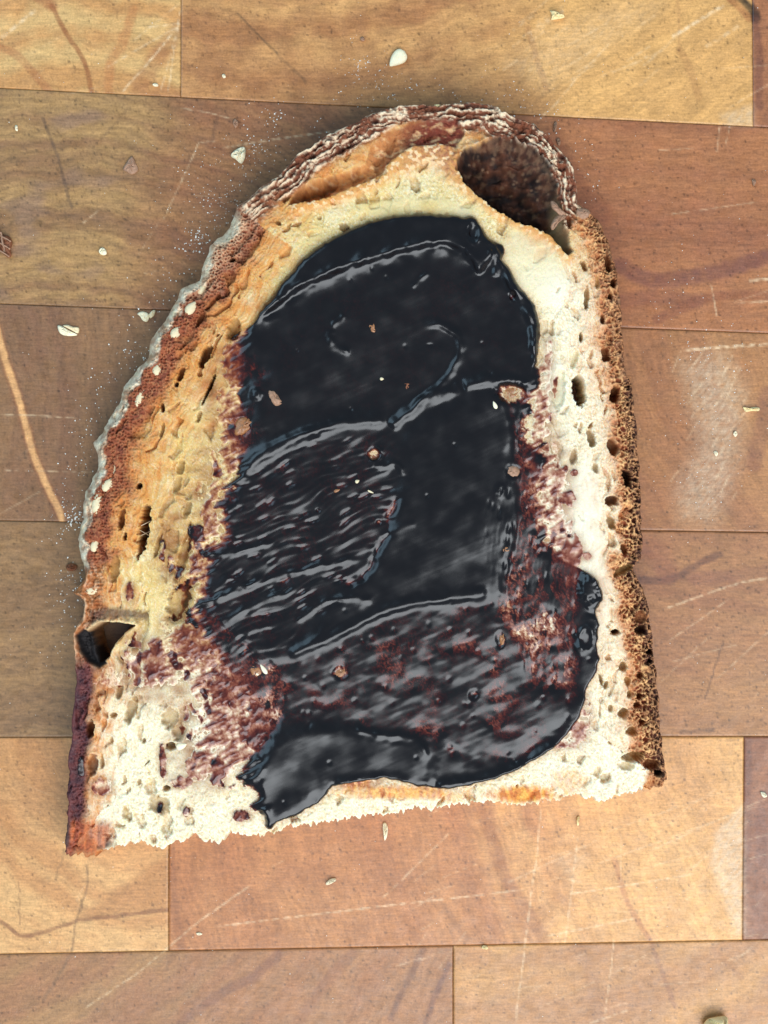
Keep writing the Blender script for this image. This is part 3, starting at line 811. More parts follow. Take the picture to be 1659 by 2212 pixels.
# --- single holes: u, v, ru, rv, tilt(deg, + leans right at the top), depth mm, tone (0 pale,1 tan,2 brown,3 black)
HOLES = [(1251, 842, 14, 33, -4, 20, 1), (1207, 842, 15, 46, 6, 2.2, 0), (1329, 852, 10, 20, 10, 8, 2), (1309, 766, 9, 17, -15, 5, 2),
         (1277, 946, 9, 20, -20, 6, 1), (1324, 965, 11, 20, -25, 6, 2), (1355, 1032, 9, 20, -15, 8, 3), (1322, 1082, 15, 11, 15, 6, 2),
         (1320, 1130, 9, 17, -22, 5, 1), (1349, 1187, 7, 13, -25, 4, 2), (1346, 1232, 25, 9, -30, 5, 1), (1332, 1366, 9, 6, 0, 7, 2),
         (1386, 1334, 15, 14, 0, 2.5, 2), (1384, 1362, 13, 11, 10, 5, 3), (1239, 987, 8, 17, 12, 3, 1), (1231, 1157, 7, 6, 0, 2, 2),
         (1347, 1440, 9, 11, 0, 5, 1), (1357, 1472, 8, 10, 0, 5, 1), (1347, 1541, 12, 10, -20, 6, 1), (1365, 1580, 12, 10, 0, 6, 1),
         (1369, 1636, 24, 12, -8, 7, 1), (1409, 1653, 17, 12, 10, 5, 2), (1424, 1672, 9, 8, 0, 6, 3), (1384, 1460, 7, 8, 0, 4, 2),
         (1405, 1409, 7, 7, 0, 6, 3), (1403, 1428, 5, 5, 0, 5, 3), (1310, 1479, 5, 11, 10, 4, 1), (1299, 1470, 4, 15, -15, 4, 1), (1319, 1530, 6, 9, 0, 3, 1),
         (1382, 1505, 7, 7, 0, 4, 2), (1376, 1525, 8, 7, 0, 4, 2), (1353, 1655, 18, 10, 0, 2, 1), (1388, 1560, 8, 6, 10, 4, 2), (1360, 1500, 6, 8, 0, 4, 1),
         (1261, 573, 6, 13, -25, 5, 1), (1267, 646, 6, 27, 2, 5, 1), (1325, 612, 6, 10, 0, 5, 2), (1314, 567, 7, 21, -10, 5, 2), (1255, 728, 4, 12, 0, 5, 1),
         (1241, 776, 7, 20, 14, 2.5, 0), (1290, 610, 5, 14, 0, 3, 1), (1302, 690, 5, 10, 0, 4, 2), (1318, 640, 5, 8, 0, 4, 2), (1286, 1010, 6, 12, -15, 3, 1),
         (310, 1145, 11, 58, 8, 20, 1), (442, 768, 10, 28, 24, 7, 2), (452, 838, 3.5, 36, 24, 9, 3), (505, 712, 15, 26, 18, 5, 1), (390, 1010, 9, 18, 10, 3.5, 1),
         (382, 1047, 9, 22, 12, 3.5, 1), (262, 1122, 8, 22, 8, 4, 2), (247, 1228, 11, 32, 6, 4, 1), (395, 1205, 11, 68, 17, 3.5, 1), (386, 1300, 22, 46, 22, 6, 1),
         (405, 1100, 8, 20, 15, 2.5, 1), (195, 1575, 9, 18, 8, 5, 2), (282, 1536, 11, 30, 16, 4, 1), (258, 1493, 8, 17, 20, 3, 1), (245, 1545, 8, 6, 0, 3, 1),
         (368, 1553, 20, 24, 30, 3.5, 1), (386, 1580, 15, 22, 10, 3.5, 1), (368, 1613, 11, 9, 0, 6, 1), (345, 1738, 26, 20, 20, 3.2, 1), (360, 1702, 10, 7, 0, 5, 1),
         (200, 1652, 11, 24, 6, 3, 2), (220, 1645, 5, 18, 0, 3, 1), (270, 1757, 7, 12, 0, 2, 1), (300, 1690, 5, 8, 0, 2.5, 1), (240, 1600, 5, 8, 0, 2.5, 1),
         (310, 1600, 4, 7, 0, 3, 1), (390, 808, 7, 16, 20, 4, 2), (350, 880, 5, 9, 0, 4, 2), (380, 830, 5, 6, 0, 4, 3), (300, 1050, 6, 7, 0, 4, 3), (270, 1160, 4, 9, 0, 4, 2),
         (350, 930, 5, 18, 10, 3, 1), (745, 492, 14, 10, 40, 3, 1), (500, 560, 7, 5, 0, 4, 2), (600, 480, 8, 5, 30, 3, 1), (690, 470, 6, 5, 0, 2, 1),
         (430, 690, 6, 18, 25, 4, 2), (470, 640, 5, 9, 25, 3, 2), (1230, 480, 6, 14, 0, 3, 2), (340, 1180, 6, 30, 14, 3, 1), (430, 900, 5, 14, 15, 2.5, 1)]
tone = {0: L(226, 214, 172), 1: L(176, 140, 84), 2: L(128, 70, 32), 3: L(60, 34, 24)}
thru = np.zeros(U.shape, bool)
for i, (a, b, ra, rb_, tl, dp, tn) in enumerate(HOLES):
    s = (np.abs(U - a) < max(ra, rb_) * 1.8 + 6) & (np.abs(V - b) < max(ra, rb_) * 1.8 + 6)
    x, y = U[s] - a, V[s] - b
    th = math.radians(tl)
    xr = x * math.cos(th) + y * math.sin(th); yr = -x * math.sin(th) + y * math.cos(th)
    x2, y2 = U[s], V[s]
    n = 0.42 * fbm(x2 / 12, y2 / 12, 200 + i, 3)
    dp = dp if dp > 15 else dp * (0.55 if tn < 2 else 0.75)
    r = (np.abs(xr / ra) ** 2.2 + np.abs(yr / rb_) ** 2.2) ** (1 / 2.2) + n
    k = sst(1.08, 0.62 if dp < 3 else 0.8, r)
    B[s] = B[s] * (1 - k) + (np.minimum(B[s], T[s] - dp * (0.75 + 0.25 * sst(1.0, 0.2, r)))) * k
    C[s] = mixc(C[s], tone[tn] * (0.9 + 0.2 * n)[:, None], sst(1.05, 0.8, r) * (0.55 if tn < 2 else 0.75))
    rim = np.exp(-((r - 1.12) / 0.12) ** 2)
    B[s] += 0.25 * rim
    if dp > 15:
        t_ = thru[s]; t_ |= (r < 0.86); thru[s] = t_

# burst bubble in the left crust, open down to the board, with a charred wall
BUB = [(193, 1362), (215, 1346), (250, 1346), (288, 1352), (268, 1366), (246, 1390), (234, 1420), (216, 1432), (206, 1412), (200, 1388)]
bs = psdf(U + 2 * fbm(U / 14, V / 14, 110, 2), V + 2 * fbm(U / 14, V / 14, 111, 2), BUB, 40)
lipm = np.exp(-((bs + 5) / 4.5) ** 2)
B = B + 0.6 * lipm * (sd > 3)
k = sst(-3, 5, bs)
B = B * (1 - k) + 0.4 * k
thru |= bs > 5
C = mixc(C, L(168, 120, 78), sst(-6, 0, bs))
C = mixc(C, L(222, 190, 142), np.exp(-((bs + 4) / 4) ** 2) * sst(1380, 1350, V) * 0.8)
CHAR = [(163, 1372), (180, 1358), (196, 1366), (203, 1392), (212, 1414), (232, 1432), (214, 1444), (188, 1430), (170, 1404)]
ch = psdf(U, V, CHAR, 30)
C = mixc(C, L(30, 24, 24), sst(-3, 3, ch) * (bs < 4))
B = B - 3.0 * sst(-2, 8, ch) * (bs < 0)
DK = [(196, 1322), (230, 1312), (280, 1316), (320, 1322), (318, 1340), (262, 1336), (220, 1338), (196, 1344)]
dk = psdf(U + 4 * fbm(U / 14, V / 14, 112, 2), V, DK, 30)
C = mixc(C, L(70, 38, 32), sst(-8, 6, dk + 6 * fbm(U / 10, V / 10, 127, 2)) * 0.75)
B = np.maximum(B, 0.05)

rough = 0.80 - 0.30 * stw * np.clip(0.7 + fbm(U / 15, V / 15, 120, 2), 0, 1) - 0.18 * smoothz - 0.25 * skin - 0.15 * sst(-4, 4, dk)

# ------------------------------------------------------------------ the dark spread
BODY = [(545, 700), (560, 672), (600, 622), (650, 562), (700, 522), (750, 496), (800, 476), (850, 465), (900, 460), (950, 462), (1000, 468), (1022, 467),
        (1035, 480), (1048, 500), (1062, 516), (1088, 530), (1092, 548), (1084, 562), (1100, 575), (1115, 602), (1135, 636), (1155, 660), (1166, 690), (1167, 740),
        (1158, 790), (1172, 818), (1166, 850), (1150, 900), (1146, 940), (1166, 956), (1182, 968), (1182, 1010), (1174, 1060), (1188, 1100), (1192, 1160), (1215, 1190),
        (1240, 1200), (1252, 1226), (1284, 1244), (1300, 1272), (1301, 1300), (1288, 1322), (1296, 1352), (1290, 1392), (1296, 1424), (1284, 1462),
        (1268, 1492), (1260, 1532), (1236, 1576), (1210, 1606), (1170, 1636), (1110, 1667), (1040, 1692), (980, 1703), (930, 1703), (880, 1692), (830, 1682), (780, 1690),
        (722, 1699), (706, 1720), (670, 1746), (630, 1766), (600, 1776), (590, 1796), (580, 1818), (562, 1822), (556, 1815), (572, 1796), (568, 1766), (545, 1750), (500, 1775), (498, 1770),
        (535, 1738), (560, 1716), (520, 1700), (486, 1708), (484, 1702), (510, 1680), (530, 1632), (548, 1570), (530, 1530), (500, 1500), (468, 1440), (430, 1390), (408, 1345),
        (430, 1262), (440, 1186), (470, 1150), (462, 1082), (510, 1012), (480, 962), (474, 905), (505, 862), (488, 802), (490, 752), (510, 722)]
BODY = smooth_pts(BODY, 2, True)
su = U + 4 * fbm(U / 24, V / 24, 301, 2); sv = V + 4 * fbm(U / 24, V / 24, 302, 2)
bd = psdf(su, sv, BODY, 60)
feather = np.clip(sst(600, 520, U) * sst(690, 760, V) + sst(660, 560, U) * sst(1300, 1400, V) * sst(1700, 1640, V) + sst(1090, 1150, U) * sst(780, 850, V) * sst(1230, 1190, V), 0, 1)
fa = math.radians(24)
fal = U * math.cos(fa) - V * math.sin(fa); fac = U * math.sin(fa) + V * math.cos(fa)
bd = bd + feather * (26 * fbm(fal / 50, fac / 11, 321, 3) + 10 * fbm(U / 30, V / 30, 322, 2))


def region(pts, soft, wob=8, sp=30, seed=0):
    m = max(60, soft * 2)
    return sst(-soft, soft, psdf(U + wob * fbm(U / sp, V / sp, 400 + seed, 2), V + wob * fbm(U / sp, V / sp, 430 + seed, 2), pts, m))


R1 = [(545, 705), (600, 662), (650, 626), (700, 600), (750, 583), (800, 565), (870, 547), (920, 535), (960, 530), (1000, 548), (1020, 575), (1032, 602)]
upband = region([(545, 700), (560, 672), (600, 622), (650, 562), (700, 522), (800, 476), (900, 460), (1022, 467), (1062, 516), (1060, 560), (1034, 590)] + [(1000, 545), (960, 528), (920, 533), (870, 545), (750, 581), (650, 624)], 7, 4, 16, 1)
rtband = region([(1050, 505), (1100, 575), (1135, 636), (1166, 690), (1165, 760), (1152, 792), (1146, 720), (1128, 668), (1092, 612), (1074, 560)], 6, 4, 14, 2)
thinL = region([(470, 1160), (480, 1060), (520, 1010), (560, 940), (545, 880), (570, 800), (520, 730), (480, 750), (470, 900)], 26, 14, 40, 3)
streak = region([(440, 1200), (480, 1110), (560, 1010), (700, 945), (840, 930), (870, 1060), (838, 1140), (800, 1230), (720, 1300), (640, 1400), (560, 1440), (430, 1400), (410, 1320)], 22, 14, 40, 4)
lowthin = region([(610, 1425), (720, 1385), (830, 1328), (1050, 1295), (1180, 1290), (1240, 1400), (1240, 1560), (1130, 1650), (1000, 1640), (930, 1610), (880, 1590), (760, 1560), (600, 1560), (520, 1500), (540, 1450)], 16, 12, 40, 5)
rightthin = region([(1060, 830), (1160, 850), (1150, 960), (1185, 1050), (1200, 1200), (1260, 1200), (1250, 1300), (1240, 1480), (1150, 1480), (1080, 1300), (1120, 1100), (1110, 960)], 18, 12, 40, 6)
leftlow = region([(400, 1340), (460, 1330), (560, 1430), (620, 1480), (600, 1560), (560, 1640), (500, 1560), (440, 1430)], 20, 12, 30, 7)
flatR = region([(868, 1070), (880, 930), (1000, 850), (1100, 830), (1110, 960), (1100, 1140), (1080, 1280), (900, 1295), (800, 1325), (720, 1370), (650, 1405), (740, 1280), (800, 1230), (845, 1140)], 26, 12, 40, 8)
botflat = region([(560, 1640), (620, 1575), (700, 1568), (761, 1572), (826, 1587), (885, 1594), (915, 1609), (930, 1650), (945, 1690), (830, 1690), (720, 1700), (600, 1780), (540, 1745)], 20, 10, 30, 9)

th = 1.05 + 0.14 * fbm(U / 120, V / 120, 303, 2)
th = th + 1.25 * upband + 0.55 * rtband
th = th + 0.45 * flatR
th = th * (1 - 0.42 * thinL) * (1 - 0.12 * streak) * (1 - 0.16 * lowthin) * (1 - 0.52 * rightthin * (1 - flatR)) * (1 - 0.62 * leftlow)
th = th + 0.5 * botflat * (1 - 0.3 * lowthin)

th = np.maximum(th, 0.62)
# knife drag: fine lines running up to the right, coarser combing in the streaked part
an = math.radians(24)
al = U * math.cos(an) - V * math.sin(an); ac = U * math.sin(an) + V * math.cos(an)
ac_w = ac + 22 * fbm(U / 130, V / 130, 304, 2)
comb = 1 - np.abs(fbm(al / 110, ac_w / 12.0, 305, 2)) * 2.0
comb2 = fbm(al / 150, ac_w / 20.0, 306, 2)
pits = worley(al / 34, ac_w / 10.5, 307)
th = th + streak * (0.05 * comb + 0.12 * comb2 + 0.10 * fbm(al / 120, ac_w / 10, 318, 3) + 0.07 * fbm(al / 36, ac_w / 9, 327, 2) * sst(-0.1, 0.3, fbm(U / 50, V / 50, 328, 2)) - 0.10 * sst(0.0, 0.5, fbm(al / 90, ac_w / 40, 335, 2)) - 0.34 * np.clip((pits[2] - 0.76) * 6, 0, 1) * sst(0.6, 0.05, pits[0] + 0.25 * fbm(U / 9, V / 9, 329, 2)))
th = th + 0.012 * perlin(al / 200, ac / 6.0, 308) + 0.05 * fbm(U / 90, V / 90, 319, 2) * (1 - streak) + 0.03 * fbm(U / 30, V / 30, 309, 2)
an2 = math.radians(83)
al2 = U * math.cos(an2) - V * math.sin(an2); ac2 = U * math.sin(an2) + V * math.cos(an2)
vp = worley(al2 / 30, (ac2 + 6 * fbm(U / 50, V / 50, 310, 2)) / 8.0, 311)
vmask = np.maximum(rightthin, region([(1050, 1050), (1120, 1030), (1150, 1300), (1090, 1330), (1060, 1200)], 20, 10, 30, 10))
th = th + vmask * (-0.24 * (vp[2] > 0.78) * sst(0.5, 0.15, vp[0]) + 0.10 * fbm(al2 / 40, ac2 / 9, 312, 2))
lp = worley(U / 15, V / 20, 313)
th = th + lowthin * (-0.16 * (lp[2] > 0.94) * sst(0.45, 0.15, lp[0]) + 0.07 * fbm(al / 60, ac / 17, 314, 2) - 0.28 * sst(-0.15, 0.5, fbm(U / 80, V / 60, 320, 2)) + 0.05 * fbm(U / 30, V / 30, 325, 2)) + thinL * 0.14 * fbm(U / 16, V / 20, 315, 2)
fp = worley(U / 34, V / 40, 316)
th = th - 0.2 * (fp[2] > 0.93) * sst(0.16, 0.05, fp[0]) * (1 - streak)


def lip(pts, w, h, brk=0.0, sp=12, seed=0, ends=0.08, side=0.0):
    """raised lip along a line, fading at its ends; brk breaks it up"""
    global th
    w, h = w * 1.45, h * 0.72
    p = smooth_pts(pts, 3)
    s = bbox_sel(U, V, p, w * 4 + 12)
    x, y = U[s], V[s]
    jx = x + 3 * fbm(x / 20, y / 20, 500 + seed, 2); jy = y + 3 * fbm(x / 20, y / 20, 520 + seed, 2)
    d, t, sg, _, _ = seg_dist(jx, jy, p)
    sdn = d * sg
    prof_ = np.where(sdn > 0, np.exp(-(sdn / (w * (1 + side))) ** 2), np.exp(-(sdn / (w * (1 - side))) ** 2))
    m = sst(0, ends, t) * (1 - sst(1 - ends, 1, t)) if ends else 1.0
    if brk:
        m = m * np.clip(1 - brk + brk * 2.2 * (0.5 + perlin(x / (1.9 * sp), y / (1.9 * sp), 540 + seed)), 0, 1.6)
    th[s] += h * prof_ * m


lip(R1, 13, 0.5, 0.8, 20, 1, 0.06)
lip([(1058, 530), (1092, 600), (1125, 655), (1146, 700), (1150, 770)], 7, 0.55, 0.7, 14, 3)
lip([(1062, 540), (1070, 600)], 5, 0.5, 0.6, 10, 4)
lip([(905, 708), (930, 703), (955, 706), (982, 722), (993, 750), (982, 788), (955, 826), (905, 866), (866, 905)], 5.5, 0.55, 0.2, 12, 5, 0.12, 0.3)
lip([(462, 1084), (485, 1058), (520, 1026), (580, 982), (650, 947), (730, 921), (790, 912), (838, 912)], 10, 0.95, 0.12, 30, 6, 0.05, 0.35)
lip([(500, 1024), (580, 968), (660, 935), (760, 905)], 5, 0.35, 0.3, 30, 7)
lip([(840, 925), (875, 898), (920, 868), (960, 848), (1000, 836)], 9, 0.8, 0.35, 14, 8)
lip([(1000, 838), (1040, 826), (1085, 826), (1130, 830), (1165, 834)], 9, 0.9, 0.2, 20, 9, 0.05, 0.3)
lip([(622, 1416), (660, 1402), (720, 1376), (790, 1340), (840, 1318), (900, 1302), (980, 1292), (1058, 1284)], 8, 0.85, 0.15, 24, 10, 0.04, 0.3)
lip([(864, 1070), (852, 1092), (840, 1120), (843, 1153), (818, 1180), (808, 1210), (782, 1245), (737, 1270)], 5, -0.6, 0.5, 10, 11)
lip([(761, 1572), (826, 1587), (870, 1590), (905, 1602), (925, 1640)], 5, 0.35, 0.3, 14, 13)
lip([(935, 1696), (1040, 1684), (1110, 1659), (1170, 1628), (1206, 1602)], 9, 0.85, 0.25, 22, 14, 0.08)
lip([(720, 1692), (800, 1684), (880, 1690), (940, 1698)], 8, 0.5, 0.3, 22, 15)
lip([(716, 712), (712, 730), (722, 748), (745, 758), (756, 762)], 5, 0.55, 0.3, 10, 16)
lip([(716, 705), (738, 690), (744, 680)], 4, 0.4, 0.3, 10, 17)
lip([(888, 622), (905, 606), (925, 590)], 3, 0.3, 0.4, 10, 18)
lip([(512, 1016), (540, 1040)], 5, 0.2, 0.5, 10, 19)
lip([(440, 1205), (520, 1190), (600, 1170)], 5, 0.35, 0.5, 14, 20)
lip([(470, 1350), (560, 1300), (640, 1270)], 5, 0.4, 0.5, 14, 21)
lip([(450, 1300), (560, 1255), (680, 1225), (780, 1205)], 5, 0.38, 0.6, 14, 22)
for a, b in [((500, 1690), (548, 1600)), ((512, 1694), (556, 1620)), ((526, 1690), (566, 1630)), ((540, 1690), (572, 1650))]:
    lip([a, ((a[0] + b[0]) / 2 + 4, (a[1] + b[1]) / 2), b], 4, 0.55, 0.2, 20, 23, 0.15)
lip([(575, 1812), (580, 1780), (572, 1740)], 9, 0.8, 0.2, 20, 24, 0.05)
lip([(1285, 1330), (1262, 1385), (1238, 1402)], 9, 0.8, 0.3, 14, 25)
lip([(1254, 1232), (1290, 1256), (1297, 1292), (1262, 1312)], 6, 0.7, 0.2, 14, 26, 0.05)
lip([(1165, 975), (1172, 1010), (1160, 1060)], 9, 0.45, 0.2, 14, 27)
lip([(800, 1000), (822, 1008), (850, 1000), (866, 1016), (868, 1030)], 5, 0.4, 0.5, 10, 28)
lip([(640, 1345), (700, 1300), (760, 1290), (810, 1300)], 5, 0.3, 0.6, 14, 29)
lip([(820, 1160), (880, 1135), (900, 1132)], 4, 0.14, 0.3, 20, 30)
for (a, b, ra, rb_, h) in [(808, 981, 13, 13, -0.9), (818, 1128, 4, 5, -0.7), (687, 1102, 5, 4, -0.7), (1270, 1270, 26, 32, 1.0), (554, 852, 14, 14, 0.6), (1080, 1060, 14, 16, 0.25),
                           (1265, 1380, 12, 22, -0.6), (1022, 505, 12, 20, -0.7), (1106, 640, 7, 10, -0.6), (735, 1452, 18, 14, -0.5), (1080, 1380, 10, 18, -0.4), (1022, 1500, 10, 12, -0.4),
                           (420, 1152, 18, 20, 0.5), (525, 922, 16, 22, -0.5), (1108, 1018, 16, 16, -0.4), (1100, 848, 32, 24, -1.2), (930, 745, 10, 3, -0.2)]:
    r = np.hypot((U - a) / ra, (V - b) / rb_)
    th = th + h * sst(1.2, 0.4, r + 0.2 * perlin(U / 8, V / 8, 317))
    if h < -0.3:
        th = th + (0.05 if (a, b) in ((525, 922), (1108, 1018), (735, 1452), (1080, 1380), (1022, 1500), (1100, 848)) else 0.3) * np.exp(-((r - 1.25) / 0.2) ** 2) * np.clip(0.5 + 1.5 * perlin(U / 14, V / 14, 326), 0, 1)

rimw = 7 + 10 * upband + 6 * rtband + 46 * feather
rp = np.sqrt(np.clip(1 - (1 - np.clip(bd / rimw, 0, 1)) ** 2, 0, 1)) * (1 - 0.0 * feather)
Tb = blur(Bs - 0.25 * (sd > 10), 3)
Sbody = np.where(bd > -3, Tb - 0.60 + (th + 0.60) * rp, -5.0)

# thin smears around the body: fill the pores, let the crumb stand out
SME = [(330, 1432, 36, 52, 0.05), (288, 1416, 26, 46, -0.1), (420, 1385, 60, 50, 0.0), (500, 1480, 60, 60, 0.05), (555, 1570, 40, 70, 0.1), (430, 1655, 34, 34, -0.05), (392, 1690, 26, 16, 0.0),
       (470, 1668, 22, 36, 0.1), (352, 1645, 9, 42, 0.1), (500, 1560, 40, 70, -0.12), (420, 1560, 34, 60, -0.2), (345, 1748, 7, 14, 0.2), (402, 1755, 9, 14, 0.15), (520, 1762, 22, 14, 0.1),
       (177, 1655, 9, 24, 0.2), (235, 1462, 40, 30, -0.2), (220, 1700, 26, 22, -0.1), (1192, 830, 14, 40, 0.0), (1172, 900, 22, 60, -0.05), (1200, 1052, 36, 50, 0.0), (1240, 1022, 11, 9, 0.3), (1222, 1012, 8, 8, 0.2),
       (1226, 1076, 20, 18, 0.22), (1236, 1190, 26, 44, 0.18), (1212, 1150, 30, 60, -0.05), (1186, 765, 11, 44, 0.0), (1190, 970, 30, 16, -0.1), (500, 782, 24, 60, 0.1), (490, 880, 28, 60, 0.0),
       (520, 930, 40, 60, 0.1), (466, 1000, 22, 50, -0.12), (436, 1060, 18, 40, -0.15), (425, 1152, 20, 24, 0.3), (418, 1195, 14, 40, 0.1), (350, 1188, 8, 32, 0.2), (398, 1250, 26, 34, -0.1), (368, 1216, 8, 26, 0.1),
       (450, 1110, 20, 40, -0.05), (280, 1280, 10, 26, 0.1), (1240, 1560, 40, 60, 0.05), (1210, 1600, 30, 20, 0.05), (770, 1690, 60, 12, -0.05), (1100, 850, 46, 36, -0.25), (1268, 1200, 12, 10, 0.1)]
Bsm = blur(B, 3) + 0.0
Ssm = np.full(U.shape, -5.0, np.float32)
SME = [(a, b, ra, rb_, o_ + (0.26 if a < 600 and b > 1100 else 0.10)) for (a, b, ra, rb_, o_) in SME]
SME += [(470, 1400, 50, 80, 0.15), (520, 1520, 50, 60, 0.15), (300, 1450, 30, 40, 0.1), (400, 1440, 50, 40, 0.05), (450, 1240, 40, 50, 0.1), (380, 1350, 40, 24, 0.1), (440, 1540, 40, 50, 0.0)]
for (a, b, ra, rb_, o_) in SME:
    r = np.hypot((U - a) / ra, (V - b) / rb_) + 0.45 * fbm(U / 16, V / 16, 330, 2)
    w_ = sst(1.25, 0.75, r)
    Ssm = np.maximum(Ssm, np.where(w_ > 0, Bsm + o_ + 0.34 * fbm(U / 24 + V / 60, V / 24, 331, 3) - 1.4 * (1 - w_), -5.0))
Sbody = np.where(bd > 8, blur(np.maximum(Sbody, Tb - 0.6), 1) * 0.7 + 0.3 * Sbody, Sbody)
for pts_, o_, sf in [([(300, 1380), (420, 1330), (470, 1400), (540, 1500), (560, 1640), (480, 1690), (390, 1680), (430, 1560), (400, 1480), (330, 1490)], 0.20, 24),
                     ([(490, 740), (540, 700), (560, 900), (520, 1020), (470, 1090), (430, 1180), (440, 1060), (470, 950), (480, 850)], 0.16, 16),
                     ([(1150, 800), (1185, 760), (1200, 830), (1180, 950), (1230, 1010), (1215, 1090), (1245, 1180), (1190, 1200), (1140, 1000)], 0.16, 14),
                     ([(420, 1130), (480, 1100), (480, 1300), (420, 1380), (380, 1330)], 0.2, 20)]:
    w_ = sst(-sf, sf, psdf(U + 10 * fbm(U / 20, V / 20, 341, 2), V, pts_, 60))
    Ssm = np.maximum(Ssm, np.where(w_ > 0, Bsm + o_ + 0.42 * fbm(fal / 36, fac / 13, 342, 3) - 0.9 * (1 - w_), -5.0))
S = np.maximum(Sbody, Ssm)
S = np.where((sd > 2) | (bd > 0), S, -5.0)
smw = blur(((Ssm > Bsm - 0.55) & (bd < 40)).astype(np.float32), 4)      # damp crumb: its fine fuzz is matted down
B = B * (1 - 0.75 * smw) + (blur(B, 2) - 0.02) * 0.75 * smw
dth = S - B                                          # spread depth over the crumb
keep = (dth > -0.30) & (S > -1)
S = np.maximum(S, 0.12)

absb = np.array([2.9, 5.4, 6.0], np.float32)
dp_eff = 1.6 * np.clip(dth, 0, 3) ** 1.5
tr = np.exp(-2 * absb * dp_eff[..., None] * 0.9)
SC = C * tr + (1 - tr) * np.array([0.0062, 0.0034, 0.0032], np.float32)
SC = np.clip(SC, 0.0008, 1)
# crumb under a wet edge is darkened by what it soaked up
stn_ = np.zeros(U.shape, np.float32)
for (a, b, ra, rb_, o_) in SME + [(470, 1420, 90, 120, 0), (340, 1470, 80, 60, 0), (440, 1620, 70, 90, 0), (460, 1060, 50, 120, 0), (390, 1180, 60, 90, 0), (1190, 1080, 50, 160, 0), (480, 850, 40, 110, 0)]:
    stn_ = np.maximum(stn_, sst(1.5, 0.6, np.hypot((U - a) / ra, (V - b) / rb_) + 0.5 * fbm(fal / 30, fac / 14, 323, 3)))
stn_ = blur((stn_ * sst(-0.5, 0.35, fbm(fal / 30, fac / 12, 324, 2) + 0.15 * (pore - 0.5))).astype(np.float32), 2)
C = C * (1 - 0.90 * stn_[..., None] * np.array([0.56, 0.78, 0.88], np.float32))
rough = rough - 0.25 * stn_
soak = blur(sst(-0.1, 0.35, dth).astype(np.float32) * keep, 4)
C = C * (1 - soak[..., None] * np.array([0.20, 0.42, 0.55], np.float32))
srough = 0.20 + 0.12 * np.clip(fbm(U / 40, V / 40, 340, 2) + 0.3, 0, 1) + 0.10 * np.clip(1 - dth / 0.4, 0, 1)

# ------------------------------------------------------------------ mesh the slice
M_crumb = mat_tint('bread_crumb', rough_attr='gloss', spec=0.25, var=(0.90, 1.10), nscale=3800, bump=0.2, bdist=0.0002, bscale=5200, sss=0.4)
M_crust = mat_tint('bread_crust', rough_attr='gloss', spec=0.35, var=(0.82, 1.18), nscale=3000, bump=0.4, bdist=0.0002, bscale=5200)
M_spread = mat_tint('dark_spread', rough_attr='gloss', spec=0.42, var=(0.92, 1.08), nscale=900, bump=0.05, bdist=0.00008, bscale=1600)

slice_ = empty('bread_slice', (0, 0, 0))
tag(slice_, 'half slice of crusty toasted bread smeared with dark glossy spread on the wooden board', 'bread')
I = np.arange(U.size).reshape(U.shape)
quads = np.stack([I[:-1, :-1], I[1:, :-1], I[1:, 1:], I[:-1, 1:]], -1)


def allc(m):
    return m[:-1, :-1] & m[1:, :-1] & m[1:, 1:] & m[:-1, 1:]


def anyc(m):
    return m[:-1, :-1] | m[1:, :-1] | m[1:, 1:] | m[:-1, 1:]


XY = np.stack([(U - CU) * KB, (CV - V) * KB], -1)
vb = np.concatenate([XY, (np.where(sd > 0, B, 0.0) * 1e-3 + 0.0001)[..., None]], -1).reshape(-1, 3)
solid = anyc(sd > 0) & ~allc(thru)
iscrust = ((CW > 5) & (sd < np.maximum(cw_n, 1) * 0.92)) | (ch > 0)
qc = allc(iscrust)
cf = C.reshape(-1, 3); gf = rough.reshape(-1)
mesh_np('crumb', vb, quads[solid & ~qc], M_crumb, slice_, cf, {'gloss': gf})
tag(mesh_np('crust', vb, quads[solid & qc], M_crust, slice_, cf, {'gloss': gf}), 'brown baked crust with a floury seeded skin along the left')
vs_ = np.concatenate([XY, (S * 1e-3 + 0.0001)[..., None]], -1).reshape(-1, 3)
tag(mesh_np('spread', vs_, quads[allc(keep)], M_spread, slice_, SC.reshape(-1, 3), {'gloss': srough.reshape(-1)}),
    'dark brown glossy spread with knife marks')


def height_at(u, v, arr=None):
    a = np.maximum(B, np.where(keep, S, 0)) if arr is None else arr
    i = int(round((v - vv[0]) / G)); j = int(round((u - uu[0]) / G))
    return float(a[i, j])


TOPH = np.maximum(B, np.where(keep, S, 0))


def PB(u, v):
    return ((u - CU) * KB, (CV - v) * KB)


def PT(u, v):
    return ((u - CU) * KP, (CV - v) * KP)


# ------------------------------------------------------------------ seeds, crumbs, flakes
M_seed = mat_plain('sesame_hull', L(224, 202, 162), 0.5, 0.4, 0.10, 900, 0.15, 0.15)
M_seedk = mat_plain('sesame_baked', L(222, 200, 160), 0.6, 0.3, 0.12, 900, 0.2, 0.1)
M_seedw = mat_plain('sesame_white', L(240, 224, 188), 0.45, 0.4, 0.06, 900, 0.1, 0.15)
M_yellow = mat_plain('crumb_yellow', L(238, 212, 156), 0.8, 0.2, 0.10, 2500, 0.25)
M_white = mat_plain('crumb_white', L(240, 224, 190), 0.75, 0.3, 0.06, 2500, 0.2)
M_brown = mat_plain('crumb_brown', L(128, 76, 48), 0.65, 0.35, 0.35, 2500, 0.6)
M_flake = mat_plain('flake_brown', L(158, 118, 92), 0.55, 0.4, 0.2, 1800, 0.4)
M_amber = mat_plain('crumb_soaked', L(150, 98, 58), 0.4, 0.5, 0.35, 2200, 0.5)


